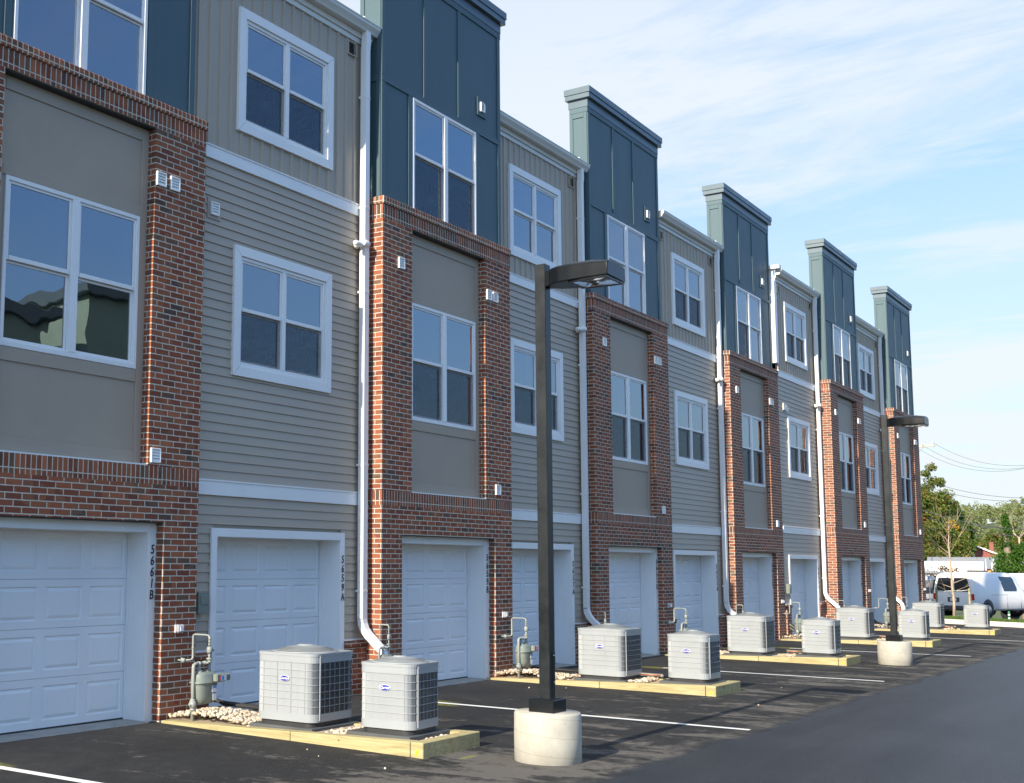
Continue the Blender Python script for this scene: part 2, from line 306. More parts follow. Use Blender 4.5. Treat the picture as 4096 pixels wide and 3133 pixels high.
def glass_mat(name, wave, tint=(0.88, 0.91, 0.93), ior=3.0):
    t = NT(name)
    nz = t.noise(t.world(), 1.1, 2, 0.4, 0.3)
    nrm = t.bump(nz, wave, 0.05)
    fr = t.n('ShaderNodeFresnel'); fr.inputs[0].default_value = ior; t.l(nrm, fr.inputs['Normal'])
    gl = t.n('ShaderNodeBsdfGlossy'); gl.inputs['Roughness'].default_value = 0.0; gl.inputs['Color'].default_value = (0.92, 0.95, 1.0, 1); t.l(nrm, gl.inputs['Normal'])
    tr = t.n('ShaderNodeBsdfTransparent'); tr.inputs[0].default_value = (*tint, 1)
    mxs = t.n('ShaderNodeMixShader'); t.l(fr.outputs[0], mxs.inputs[0]); t.l(tr.outputs[0], mxs.inputs[1]); t.l(gl.outputs[0], mxs.inputs[2])
    return t.end(mxs.outputs[0])
M['glass'] = glass_mat('window_glass', 0.06)
M['glasswavy'] = glass_mat('wavy_window_glass', 0.13)
def screen_mat():
    t = NT('insect_screen_mesh')
    d = t.n('ShaderNodeBsdfDiffuse'); d.inputs[0].default_value = (0.035, 0.042, 0.05, 1)
    tr = t.n('ShaderNodeBsdfTransparent'); tr.inputs[0].default_value = (1, 1, 1, 1)
    # moire swirl of the mesh, put into its opacity as wavy bands
    w_ = t.noise(t.obj(), 2.2, 2, 0.5, 1.2)
    bands = t.math('SINE', t.math('MULTIPLY', w_, 120.0))
    f = t.math('ADD', 0.46, t.math('MULTIPLY', bands, 0.07))
    m = t.n('ShaderNodeMixShader'); t.l(f, m.inputs[0]); t.l(tr.outputs[0], m.inputs[1]); t.l(d.outputs[0], m.inputs[2])
    return t.end(m.outputs[0])
M['screen'] = screen_mat()

def leaf_mat(name, stops, scale=0.5):
    t = NT(name); gi = t.n('ShaderNodeNewGeometry')
    a = t.noise(t.world(), scale, 3, 0.6); r = gi.outputs['Random Per Island']
    f = t.math('ADD', t.math('MULTIPLY', a, 0.75), t.math('MULTIPLY', r, 0.3))
    c = t.ramp(f, stops)
    b = t.bsdf(c, 0.6, 0, None, 0.3)
    tl = t.n('ShaderNodeBsdfTranslucent'); t.l(c, tl.inputs[0])
    ms = t.n('ShaderNodeMixShader'); ms.inputs[0].default_value = 0.3; t.l(b.outputs[0], ms.inputs[1]); t.l(tl.outputs[0], ms.inputs[2])
    return t.end(ms.outputs[0])
M['leaf_mixed'] = leaf_mat('autumn_green_leaves', [(0.30, (0.055, 0.095, 0.018)), (0.45, (0.10, 0.155, 0.025)), (0.60, (0.16, 0.18, 0.035)), (0.72, (0.24, 0.15, 0.04)), (0.85, (0.25, 0.09, 0.04))], 0.7)
M['leaf_green'] = leaf_mat('dark_green_leaves', [(0.3, (0.035, 0.075, 0.015)), (0.6, (0.08, 0.14, 0.025)), (0.85, (0.15, 0.20, 0.04))], 0.8)
M['leaf_ivy'] = leaf_mat('ivy_leaves', [(0.3, (0.03, 0.08, 0.012)), (0.6, (0.07, 0.16, 0.02)), (0.85, (0.13, 0.24, 0.04))], 0.9)
M['leaf_yellow'] = leaf_mat('yellow_leaves', [(0.3, (0.55, 0.28, 0.02)), (0.7, (0.75, 0.5, 0.03))], 1.5)
M['leaf_red'] = leaf_mat('russet_leaves', [(0.3, (0.06, 0.08, 0.02)), (0.5, (0.12, 0.07, 0.03)), (0.8, (0.30, 0.10, 0.03))], 1.5)
M['forest'] = leaf_mat('hillside_foliage', [(0.3, (0.14, 0.18, 0.07)), (0.48, (0.18, 0.22, 0.085)), (0.62, (0.24, 0.25, 0.10)), (0.78, (0.30, 0.22, 0.12)), (0.9, (0.33, 0.17, 0.12))], 0.03)
M['bark'] = pm('bark', (0.22, 0.17, 0.12), 0.9, var=0.3, scale=6)
M['palebark'] = pm('pale_bark', (0.42, 0.33, 0.24), 0.9, var=0.2, scale=6)
M['grass'] = leaf_mat('grass_blades', [(0.3, (0.05, 0.10, 0.015)), (0.6, (0.10, 0.17, 0.03)), (0.85, (0.17, 0.20, 0.05))], 2.0)
M['soil'] = pm('grassy_soil', (0.08, 0.10, 0.035), 0.95, var=0.3, scale=4)
M['kerb'] = pm('kerb_concrete', (0.62, 0.58, 0.50), 0.85, var=0.12, scale=3, fine=50, bump=0.2)
M['van'] = pm('white_vehicle_paint', (0.80, 0.80, 0.80), 0.22, var=0.02)
M['tyre'] = pm('tyre_rubber', (0.02, 0.02, 0.02), 0.85)
M['rim'] = pm('wheel_rim_paint', (0.55, 0.56, 0.57), 0.35, metal=0.3)
M['vglass'] = pm('dark_vehicle_glass', (0.012, 0.016, 0.022), 0.04, var=0.0, spec=0.9)
M['red'] = pm('red_lens', (0.45, 0.01, 0.015), 0.2)
M['bumper'] = pm('dark_grey_bumper', (0.06, 0.06, 0.065), 0.5)
M['redwall'] = pm('red_band_paint', (0.50, 0.07, 0.08), 0.6)
M['whitewall'] = pm('white_wall_paint', (0.80, 0.78, 0.73), 0.6)
M['greyroof'] = pm('grey_metal_roof', (0.22, 0.235, 0.25), 0.5)
M['redbrickfar'] = pm('far_red_brick', (0.26, 0.085, 0.07), 0.85, var=0.2)
M['greenwall'] = pm('grey_green_siding', (0.24, 0.34, 0.29), 0.7, var=0.08)
M['crosswood'] = pm('weathered_crossarm', (0.42, 0.40, 0.34), 0.9)
M['wire'] = pm('wire_black', (0.07, 0.07, 0.075), 0.6)
M['greenmark'] = pm('green_marker_band', (0.03, 0.20, 0.10), 0.5)
M['orange'] = pm('orange_lettering', (0.85, 0.35, 0.03), 0.5)
M['lens'] = glass_mat('lamp_lens_glass', 0.02, (0.75, 0.78, 0.76), 1.5)
M['reflector'] = pm('lamp_reflector', (0.22, 0.24, 0.23), 0.30, metal=0.7)
M['silver'] = pm('galvanised_screw', (0.6, 0.6, 0.6), 0.3, metal=0.9)
M['clear'] = pm('clear_plastic_guard', (0.42, 0.41, 0.43), 0.15)

# ------------------------------------------------------------------ mesh builder
class MB:
    def __init__(s): s.v = []; s.f = []; s.m = []; s.sm = []
    def add(s, vs, fs, mi=0, smooth=False):
        o = len(s.v); s.v += [tuple(p) for p in vs]
        for f in fs: s.f.append(tuple(i+o for i in f)); s.m.append(mi); s.sm.append(smooth)
        return s
    def box(s, x0, x1, y0, y1, z0, z1, mi=0, rot=None, piv=None):
        vs = [(x0,y0,z0),(x1,y0,z0),(x1,y1,z0),(x0,y1,z0),(x0,y0,z1),(x1,y0,z1),(x1,y1,z1),(x0,y1,z1)]
        if rot is not None:
            p = Vector(piv or ((x0+x1)/2,(y0+y1)/2,(z0+z1)/2)); vs = [tuple(rot @ (Vector(v)-p) + p) for v in vs]
        return s.add(vs, [(0,3,2,1),(4,5,6,7),(0,1,5,4),(1,2,6,5),(2,3,7,6),(3,0,4,7)], mi)
    def bbox(s, x0, x1, y0, y1, z0, z1, b=0.004, mi=0):
        """box with chamfered edges"""
        if b*2.2 > min(x1-x0, y1-y0, z1-z0): b = min(x1-x0, y1-y0, z1-z0)/2.5
        bm = bmesh.new(); bmesh.ops.create_cube(bm, size=1)
        for v in bm.verts: v.co = Vector(((x0+x1)/2+v.co.x*(x1-x0), (y0+y1)/2+v.co.y*(y1-y0), (z0+z1)/2+v.co.z*(z1-z0)))
        bmesh.ops.bevel(bm, geom=list(bm.edges), offset=b, segments=1, affect='EDGES', profile=0.7)
        return s.frombm(bm, mi)
    def frombm(s, bm, mi=0, smooth=False, mat=None):
        bm.verts.ensure_lookup_table(); bm.verts.index_update()
        vs = [tuple((mat @ v.co) if mat else v.co) for v in bm.verts]; fs = [tuple(v.index for v in f.verts) for f in bm.faces]
        bm.free(); return s.add(vs, fs, mi, smooth)
    def tube(s, pts, r, seg=8, mi=0, cap=True, smooth=True):
        pts = [Vector(p) for p in pts]; rs = r if isinstance(r, (list, tuple)) else [r]*len(pts)
        vs = []; prev = None
        for i, p in enumerate(pts):
            d = (pts[min(i+1, len(pts)-1)] - pts[max(i-1, 0)]).normalized()
            if prev is None:
                a = Vector((0,0,1)) if abs(d.z) < 0.9 else Vector((1,0,0)); n = d.cross(a).normalized()
            else:
                n = (prev - d*prev.dot(d)); n = n.normalized() if n.length > 1e-6 else d.orthogonal().normalized()
            prev = n; b = d.cross(n)
            for k in range(seg):
                t = 2*math.pi*k/seg; vs.append(p + (n*math.cos(t) + b*math.sin(t))*rs[i])
        fs = []
        for i in range(len(pts)-1):
            for k in range(seg):
                a = i*seg+k; b2 = i*seg+(k+1) % seg; fs.append((a, b2, b2+seg, a+seg))
        if cap: fs.append(tuple(range(seg-1, -1, -1))); fs.append(tuple(range((len(pts)-1)*seg, len(pts)*seg)))
        return s.add(vs, fs, mi, smooth)
    def lathe(s, prof, c, seg=24, mi=0, axis='z', smooth=True):
        vs = []; 
        for r, h in prof:
            for k in range(seg):
                t = 2*math.pi*k/seg; a, b = r*math.cos(t), r*math.sin(t)
                v = {'z': (a, b, h), 'x': (h, a, b), 'y': (a, h, b)}[axis]
                vs.append((c[0]+v[0], c[1]+v[1], c[2]+v[2]))
        fs = []
        for i in range(len(prof)-1):
            for k in range(seg):
                a = i*seg+k; b = i*seg+(k+1) % seg; fs.append((a, b, b+seg, a+seg))
        if prof[0][0] > 1e-5: fs.append(tuple(range(seg-1, -1, -1)))
        if prof[-1][0] > 1e-5: fs.append(tuple(range((len(prof)-1)*seg, len(prof)*seg)))
        return s.add(vs, fs, mi, smooth)
    def prism(s, poly, axis, a0, a1, mi=0, smooth=False):
        """poly in the two other axes, extruded along axis"""
        def P(p, a): return {'x': (a, p[0], p[1]), 'y': (p[0], a, p[1]), 'z': (p[0], p[1], a)}[axis]
        n = len(poly); vs = [P(p, a0) for p in poly] + [P(p, a1) for p in poly]
        fs = [tuple(range(n-1, -1, -1)), tuple(range(n, 2*n))] + [(i, (i+1) % n, n+(i+1) % n, n+i) for i in range(n)]
        return s.add(vs, fs, mi, smooth)
    def build(s, name, mats, parent=None, loc=None, fix=True):
        me = bpy.data.meshes.new(name); me.from_pydata(s.v, [], s.f)
        if not isinstance(mats, (list, tuple)): mats = [mats]
        for m in mats: me.materials.append(m)
        me.polygons.foreach_set('material_index', s.m); me.polygons.foreach_set('use_smooth', s.sm)
        if fix:
            bm = bmesh.new(); bm.from_mesh(me); bmesh.ops.recalc_face_normals(bm, faces=bm.faces); bm.to_mesh(me); bm.free()
        me.update()
        o = bpy.data.objects.new(name, me); COL.objects.link(o)
        if parent is not None: o.parent = parent
        if loc: o.location = loc
        return o

def tag(o, label, cat=None, group=None, kind=None):
    o['label'] = label
    if cat: o['category'] = cat
    if group: o['group'] = group
    if kind: o['kind'] = kind
    return o
def thing(name, label, cat, loc=(0,0,0), rz=0.0, group=None):
    o = bpy.data.objects.new(name, None); COL.objects.link(o); o.location = loc; o.rotation_euler = (0,0,rz); o.empty_display_size = 0.2
    return tag(o, label, cat, group)
def kids(o): return [c for c in list(bpy.data.objects) if c.parent == o]
def dup(o, parent=None):
    ch = kids(o); c = o.copy(); COL.objects.link(c); c.parent = parent
    for k in ch: dup(k, c)
    return c
def text_mesh(txt, size, name, mat, parent, loc, rot, shear=0.0, sx=1.0, depth=0.002, line=1.0, bold=0.0):
    cu = bpy.data.curves.new(name, 'FONT'); cu.body = txt; cu.size = size; cu.align_x = 'CENTER'; cu.align_y = 'CENTER'
    cu.shear = shear; cu.extrude = depth; cu.space_line = line; cu.offset = bold; cu.resolution_u = 4
    tmp = bpy.data.objects.new(name+'_tmp', cu); COL.objects.link(tmp)
    dg = bpy.context.evaluated_depsgraph_get(); me = bpy.data.meshes.new_from_object(tmp.evaluated_get(dg))
    COL.objects.unlink(tmp); bpy.data.objects.remove(tmp); bpy.data.curves.remove(cu)
    me.materials.clear(); me.materials.append(mat); me.name = name
    me.transform(Matrix.Rotation(rot[2], 4, 'Z') @ Matrix.Rotation(rot[1], 4, 'Y') @ Matrix.Rotation(rot[0], 4, 'X') @ Matrix.Diagonal((sx, 1, 1, 1)))
    o = bpy.data.objects.new(name, me); COL.objects.link(o); o.parent = parent; o.location = loc
    return o

G = -0.004913
def gz(x): return G*x
# measured plan of the row: left edge of each brick tower, its front plane, its floor offset
TX = [0.0, 7.158, 14.406, 21.668, 28.894, 36.018]
TY = [0.0, -0.153, 0.016, -0.078, -0.451, -0.560]
TZ = [0.044, -0.006, -0.037, -0.104, 0.076, 0.027]
SY = [0.15, 0.27, 0.20, -0.06, -0.17]            # siding planes of the five bays between the towers

# ------------------------------------------------------------------ ground
def ground():
    xs = [-60, -20, 0, 20, 38, 43, 46, 55, 62, 75, 130, 160, 230]
    zs = [-60*G*-1*-1 if False else gz(x) if x <= 43 else None for x in xs]
    zs = [z if z is not None else {46: -0.26, 55: -0.57, 62: -0.9, 75: -1.4, 130: -1.4, 160: -1.0, 230: 3.0}[x] for x, z in zip(xs, zs)]
    ys = [-220, -60, -20, -5.15, 12, 60, 200]
    b = MB()
    for j in range(len(ys)-1):
        for i in range(len(xs)-1):
            mi = 1 if ys[j+1] <= -5.0 else 0
            if xs[i] >= 43: mi = 1
            if xs[i] >= 75: mi = 2
            b.add([(xs[i],ys[j],zs[i]),(xs[i+1],ys[j],zs[i+1]),(xs[i+1],ys[j+1],zs[i+1]),(xs[i],ys[j+1],zs[i])], [(0,1,2,3)], mi)
    return tag(b.build('ground', [M['asphalt'], M['asphalt'], M['soil']], fix=False), 'dark asphalt of the parking stalls and the smoother blue-grey lane beside them', kind='structure')
ground()
def line(x0, y0, x1, y1, wd=0.10):
    b = MB(); h = wd/2
    b.add([(x0-h,y0,gz(x0)+.004),(x0+h,y0,gz(x0)+.004),(x1+h,y1,gz(x1)+.004),(x1-h,y1,gz(x1)+.004)], [(0,3,2,1)])
    return b
for k, (x0, y0, x1, y1) in enumerate([(0.15, -1.05, 0.18, -4.9), (6.89, -1.1, 6.98, -5.09), (14.36, -1.2, 14.42, -4.79), (21.75, -1.2, 22.08, -4.76), (29.35, -1.2, 29.6, -4.9)]):
    o = line(x0, y0, x1, y1).build('parking_line', M['paintline'], fix=False)
    tag(o, ['white stall line running out of the bottom left corner', 'white stall line passing behind the nearest concrete lamp base', 'white stall line in front of the second pair of condenser units',
            'white stall line ending beside the farther lamp base', 'thin white stall line farthest along the row'][k], kind='structure', group='painted parking stall lines')

# ------------------------------------------------------------------ house building blocks
def holed(b, x0, x1, z0, z1, y, holes, mi=0, depth=0.0, rmi=None):
    """front sheet at y with rectangular holes (hx0,hx1,hz0,hz1); reveals go back by depth"""
    X = sorted({x0, x1, *[min(max(h[i], x0), x1) for h in holes for i in (0, 1)]}); Z = sorted({z0, z1, *[min(max(h[i], z0), z1) for h in holes for i in (2, 3)]})
    for i in range(len(X)-1):
        for j in range(len(Z)-1):
            cx_, cz_ = (X[i]+X[i+1])/2, (Z[j]+Z[j+1])/2
            if any(h[0] < cx_ < h[1] and h[2] < cz_ < h[3] for h in holes): continue
            b.add([(X[i],y,Z[j]),(X[i+1],y,Z[j]),(X[i+1],y,Z[j+1]),(X[i],y,Z[j+1])], [(0,1,2,3)], mi)
    if depth:
        r = mi if rmi is None else rmi
        for h in holes:
            a0, a1, c0, c1 = max(h[0],x0), min(h[1],x1), max(h[2],z0), min(h[3],z1)
            b.add([(a0,y,c0),(a0,y+depth,c0),(a0,y+depth,c1),(a0,y,c1)], [(0,1,2,3)], r)
            b.add([(a1,y,c0),(a1,y,c1),(a1,y+depth,c1),(a1,y+depth,c0)], [(0,1,2,3)], r)
            if h[3] <= z1+1e-6: b.add([(a0,y,c1),(a0,y+depth,c1),(a1,y+depth,c1),(a1,y,c1)], [(0,1,2,3)], r)
            if h[2] >= z0-1e-6: b.add([(a0,y,c0),(a1,y,c0),(a1,y+depth,c0),(a0,y+depth,c0)], [(0,1,2,3)], r)

def window(parent, x0, x1, z0, z1, y, zr, mull, screens, trim=0.0, trimy=0.0, wavy=False, fw=0.045):
    """double window: two hung units side by side; zr height of the meeting rail; y plane of the frame face"""
    w_ = MB(); D = 0.07; cx_ = (x0+x1)/2; h = mull/2
    w_.bbox(x0, x0+fw, y, y+D, z0, z1); w_.bbox(x1-fw, x1, y, y+D, z0, z1)
    w_.bbox(x0+fw, x1-fw, y, y+D, z1-fw, z1); w_.bbox(x0+fw, x1-fw, y, y+D+0.01, z0, z0+fw+.01)
    w_.bbox(cx_-h, cx_+h, y-0.004, y+D, z0+fw+.01, z1-fw)
    win = w_.build('window', M['white'], parent)
    if trim:
        t = MB(); a, c = x0-trim, x1+trim; lo, hi_ = z0-trim, z1+trim; ty = trimy
        for q in ([(a,lo),(c,lo),(x1,z0),(x0,z0)], [(x0,z1),(x1,z1),(c,hi_),(a,hi_)], [(a,lo),(x0,z0),(x0,z1),(a,hi_)], [(x1,z0),(c,lo),(c,hi_),(x1,z1)]):
            # mitred casing boards
            cx2 = sum(p[0] for p in q)/4; cz2 = sum(p[1] for p in q)/4
            q2 = [(p[0]+(cx2-p[0])*0.004, p[1]+(cz2-p[1])*0.004) for p in q]
            t.prism(q2, 'y', ty, y+0.05)
        t.build('window_trim', M['white'], win)
    for i, (a, c) in enumerate(((x0+fw, cx_-h), (cx_+h, x1-fw))):
        s = MB(); sf = 0.032
        # upper sash (outer), lower sash (set back)
        yo, yi = y+0.016, y+0.040
        for (p0, p1, q0, q1, yy) in ((a, c, zr, z1-fw, yo), (a, c, z0+fw+.01, zr+0.0, yi)):
            up = yy == yo; b0 = 0.045 if up else 0.036
            s.bbox(p0, p0+sf, yy, yy+.02, q0, q1, .003); s.bbox(p1-sf, p1, yy, yy+.02, q0, q1, .003)
            s.bbox(p0+sf, p1-sf, yy-(.012 if up else 0), yy+.02, q0, q0+b0, .003); s.bbox(p0+sf, p1-sf, yy, yy+.02, q1-.028, q1, .003)
            g = MB(); g.add([(p0+sf-.004, yy+.012, q0+b0-.004), (p1-sf+.004, yy+.012, q0+b0-.004), (p1-sf+.004, yy+.012, q1-.024), (p0+sf-.004, yy+.012, q1-.024)], [(0,1,2,3)])
            g.build('pane', M['glasswavy'] if wavy else M['glass'], win, fix=False)
        s.build('sash', M['white'], win)
        if screens[i]:
            k = MB(); sy = y+0.022
            k.add([(a+.012, sy, z0+fw+.02), (c-.012, sy, z0+fw+.02), (c-.012, sy, zr-.004), (a+.012, sy, zr-.004)], [(0,1,2,3)])
            k.build('insect_screen', M['screen'], win, fix=False)
    r = MB(); y2, y3 = y+D, y+D+0.14
    for (p, q) in (((x0+.02), (x0+.02)), ((x1-.02), (x1-.02))):
        r.add([(p, y2, z0), (p, y3, z0), (p, y3, z1), (p, y2, z1)], [(0,1,2,3)])
    r.add([(x0, y2, z1-.02), (x1, y2, z1-.02), (x1, y3, z1-.02), (x0, y3, z1-.02)], [(0,1,2,3)])
    r.add([(x0, y2, z0+.02), (x1, y2, z0+.02), (x1, y3, z0+.02), (x0, y3, z0+.02)], [(0,1,2,3)])
    for s0 in (cx_-h*1.2, cx_+h*1.2): r.add([(s0, y2, z0), (s0, y3, z0), (s0, y3, z1), (s0, y2, z1)], [(0,1,2,3)])
    r.build('inner_reveal', M['reveal'], win)
    return win

def garage(parent, x0, x1, z0, z1, yt, yd, tw, number, digits_z, trimside=True):
    """x0..x1 outer edge of the white casing, yt its face, yd the plane of the door; z0 ground"""
    t = MB(); a, c, h = x0+tw, x1-tw, z1-tw
    t.bbox(x0, a, yt, yt+.03, z0-.05, z1, .003); t.bbox(c, x1, yt, yt+.03, z0-.05, z1, .003); t.bbox(a, c, yt, yt+.03, h, z1, .003)
    tr = t.build('garage_casing', M['white'], parent)
    j = MB(); j.box(a-.03, a, yt+.03, yd+.05, z0-.05, h+.03); j.box(c, c+.03, yt+.03, yd+.05, z0-.05, h+.03); j.box(a, c, yt+.03, yd+.05, h, h+.03)
    j.box(a, a+.012, yd-.035, yd-.005, z0-.05, h-.012); j.box(c-.012, c, yd-.035, yd-.005, z0-.05, h-.012); j.box(a, c, yd-.035, yd-.005, h-.012, h)
    j.build('garage_jamb', M['white'], parent)
    d = MB(); W, H = c-a, h-z0-.02; rows = 4; cols = 4; rh = H/rows; zb = z0+.02
    for r in range(rows):
        q0, q1 = zb+r*rh, zb+(r+1)*rh - .006
        pw = W/cols; mx_, mz_ = .055, .075
        # section skin with holes for the pressed panels
        hs = [(a+k*pw+mx_, a+(k+1)*pw-mx_, q0+mz_, q1-mz_) for k in range(cols)]
        holed(d, a, c, q0, q1, yd, hs)
        d.add([(a,yd,q1),(c,yd,q1),(c,yd+.012,q1+.003),(a,yd+.012,q1+.003)], [(0,1,2,3)]); d.add([(a,yd+.012,q1+.003),(c,yd+.012,q1+.003),(c,yd,q1+.006),(a,yd,q1+.006)], [(0,1,2,3)])
        for (p0, p1, s0, s1) in hs:
            rings = [(0, 0), (.010, .013), (.020, .013), (.045, .002), (.050, .0)]
            prev = None
            for (ins, dy) in rings:
                cur = [(p0+ins, yd+dy, s0+ins), (p1-ins, yd+dy, s0+ins), (p1-ins, yd+dy, s1-ins), (p0+ins, yd+dy, s1-ins)]
                if prev:
                    for k in range(4): d.add([prev[k], prev[(k+1) % 4], cur[(k+1) % 4], cur[k]], [(0,1,2,3)])
                prev = cur
            d.add(prev, [(0,1,2,3)])
    dr = d.build('garage_door', M['door'], parent)
    s = MB(); s.box(a, c, yd-.004, yd+.03, z0-.03, z0+.022); s.build('bottom_seal', M['dark'], dr)
    s = MB(); s.bbox(a-.0, c+.0, yt-.08, yd-.008, z0-.05, z0+.006, .004); s.build('garage_sill', M['sill'], parent)
    if number:
        text_mesh('\n'.join(number), 0.142, 'house_number', M['numb'], parent, ((c+x1)/2, yt-.004, digits_z), (R(90), 0, 0), shear=0.12, sx=0.80, line=0.87, bold=0.0015)
    return tr

def small_vent(parent, x, z, y, w_=0.15, h=0.16, plate=None):
    b = MB(); f = .016
    b.bbox(x-w_/2, x+w_/2, y-.028, y, z+h/2-f, z+h/2, .003); b.bbox(x-w_/2, x+w_/2, y-.028, y, z-h/2, z-h/2+f, .003)
    b.bbox(x-w_/2, x-w_/2+f, y-.028, y, z-h/2+f, z+h/2-f, .003); b.bbox(x+w_/2-f, x+w_/2, y-.028, y, z-h/2+f, z+h/2-f, .003)
    n = 4; hh = (h-2*f)/n
    for i in range(n):
        z0 = z-h/2+f+i*hh
        b.add([(x-w_/2+f, y-.022, z0+.002), (x+w_/2-f, y-.022, z0+.002), (x+w_/2-f, y-.008, z0+hh), (x-w_/2+f, y-.008, z0+hh)], [(0,1,2,3)])
    b.box(x-w_/2+f, x+w_/2-f, y-.005, y-.001, z-h/2+f, z+h/2-f)
    o = b.build('wall_vent', M['vent'], parent)
    if plate:
        q = MB(); pw, m = plate
        q.bbox(x-pw, x+pw, y, y+.022, z-pw*1.1, z+pw*1.1, .003); q.build('vent_mount', m, o)
    return o

def body(parent, x0, x1, yf, yb, z0, z1, name='building_shell'):
    b = MB()
    b.add([(x0,yf,z0),(x0,yb,z0),(x0,yb,z1),(x0,yf,z1)], [(0,1,2,3)]); b.add([(x1,yf,z0),(x1,yb,z0),(x1,yb,z1),(x1,yf,z1)], [(0,1,2,3)])
    b.add([(x0,yb,z0),(x1,yb,z0),(x1,yb,z1),(x0,yb,z1)], [(0,1,2,3)])
    for z in (2.6, 5.9): b.add([(x0,yf+.12,z-z0*0),(x1,yf+.12,z),(x1,yb,z),(x0,yb,z)], [(0,1,2,3)])
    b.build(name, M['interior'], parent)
    r = MB(); r.box(x0, x1, yf, yb, z1, z1+.12); r.build('flat_roof', M['roof'], parent)

# ------------------------------------------------------------------ brick towers
def tower(k, number, label):
    gx = gz(TX[k]+1.8) - TZ[k]                              # local height of the asphalt
    t = thing('brick_townhouse', label, 'townhouse', (TX[k], TY[k], TZ[k]), group='brick and blue townhouses of the row')
    W = 3.68; hd = gx + 2.15; dep = 0.62
    b = MB()
    op = (0.75, 2.86, 2.705, 6.515); gar = (0.50, 3.135, gx-.1, hd)
    holed(b, 0, W, gx-.1, 2.505, 0, [gar], 0, 0.13)
    holed(b, 0, W, 2.505, 2.705, 0, [], 1)
    holed(b, 0, W, 2.705, 6.515, 0, [op], 0, 0.13)
    holed(b, 0, W, 6.515, 6.715, 0, [], 2)
    for (z0, z1, mi) in ((gx-.1, 2.505, 0), (2.505, 2.705, 1), (2.705, 6.515, 0), (6.515, 6.715, 2)):
        for x in (0, W): b.add([(x,0,z0),(x,dep,z0),(x,dep,z1),(x,0,z1)], [(0,1,2,3)], mi)
    b.add([(.75,0,2.705),(2.86,0,2.705),(2.86,.13,2.705),(.75,.13,2.705)], [(0,1,2,3)], 1)
    b.build('brick_wall', [M['brick'], M['soldier'], M['soldier_top']], t)
    c = MB(); c.bbox(-.018, W+.018, -.02, .36, 6.716, 6.83, .010); c.build('brick_cap', M['rowlock'], t)
    li = MB(); li.box(.76, 2.85, .02, .125, 6.500, 6.514); li.build('steel_lintel', M['dark'], t)
    li = MB(); li.box(.51, 3.125, .01, .125, hd-.014, hd-.001); li.build('steel_lintel', M['dark'], t)
    # recessed taupe panel
    p = MB(); y = 0.131; wx0, wx1, wz0, wz1 = 0.90, 2.75, 3.76, 5.48
    holed(p, 0.74, 2.87, 2.70, 6.52, y, [(wx0, wx1, wz0, wz1)], 0, .03)
    for (a, c2, z0, z1) in ((0.75, 0.86, 2.72, 6.50), (2.755, 2.86, 2.72, 6.50), (.862, 2.753, 6.36, 6.50), (.862, 2.753, 5.482, 5.60), (.862, 2.753, 3.62, 3.758), (.862, 2.753, 2.72, 2.86)):
        p.bbox(a, c2, y-.016, y+.001, z0, z1, .003)
    p.build('recessed_panel', M['taupe'], t)
    s = MB(); s.box(.752, 2.858, 0.012, .115, 2.7055, 2.722); s.build('sill_flashing', M['white'], t)
    window(t, wx0, wx1, wz0, wz1, y-.022, 4.63, 0.10, {0: (0, 0), 1: (1, 1), 2: (1, 1), 3: (1, 1), 4: (1, 1), 5: (1, 1)}[k], wavy=(k == 0))
    # blue upper storey and parapet
    by = 0.10; bx0, bx1 = 0.08, 3.55; bz1 = 10.70; pd = 0.36
    u = MB(); wn = (0.90, 2.75, 6.80, 8.56)
    holed(u, bx0, bx1, 6.70, bz1, by, [wn], 0, .03)
    u.add([(bx0,by,6.7),(bx0,by+.9,6.7),(bx0,by+.9,9.2),(bx0,by+pd,9.2),(bx0,by+pd,bz1),(bx0,by,bz1)], [(0,1,2,3,4,5)])
    u.add([(bx1,by,6.7),(bx1,by+.9,6.7),(bx1,by+.9,9.2),(bx1,by+pd,9.2),(bx1,by+pd,bz1),(bx1,by,bz1)], [(0,1,2,3,4,5)])
    u.add([(bx0,by+pd,9.1),(bx1,by+pd,9.1),(bx1,by+pd,bz1),(bx0,by+pd,bz1)], [(0,1,2,3)])
    u.build('blue_wall', M['blue'], t)
    v = MB(); q = .018
    def bat(x0, x1, z0, z1): v.bbox(x0, x1, by-q, by+.002, z0, z1, .003)
    bat(bx0, bx0+.09, 6.83, 8.56); bat(bx0, bx0+.09, 8.65, 10.40); bat(bx1-.09, bx1, 6.83, 8.56); bat(bx1-.09, bx1, 8.65, 10.40)
    bat(bx0, bx1, 8.562, 8.648); bat(bx0, bx1, 10.402, 10.50)
    for x in (1.24, 2.24): bat(x-.045, x+.045, 8.65, 10.40)
    bat(.78, .87, 6.83, 8.56); bat(2.77, 2.86, 6.83, 8.56)
    # boards on the left return
    for (y0, y1, z0, z1) in ((by, by+.07, 6.83, 10.40), (by+pd-.07, by+pd, 9.25, 10.40), (by+.07, by+pd-.07, 10.30, 10.40), (by-q, by+pd, 10.402, 10.50), (by+.07, by+.5, 8.562, 8.648)):
        v.bbox(bx0-q, bx0+.002, y0, y1, z0, z1, .003)
        v.bbox(bx1-.002, bx1+q, y0, y1, z0, z1, .003)
    v.build('batten_boards', M['blue'], t)
    cp = MB()
    cp.bbox(bx0-.022, bx1+.022, by-.024, by+pd+.02, 10.502, 10.66, .004)
    cp.bbox(bx0-.080, bx1+.085, by-.085, by+pd+.06, 10.662, 10.755, .004)
    cp.bbox(bx0-.095, bx1+.10, by-.10, by+pd+.075, 10.757, 10.88, .006)
    cp.box(1.70, 1.76, by-.103, by+pd+.078, 10.758, 10.885)
    cp.build('coping', M['coping'], t)
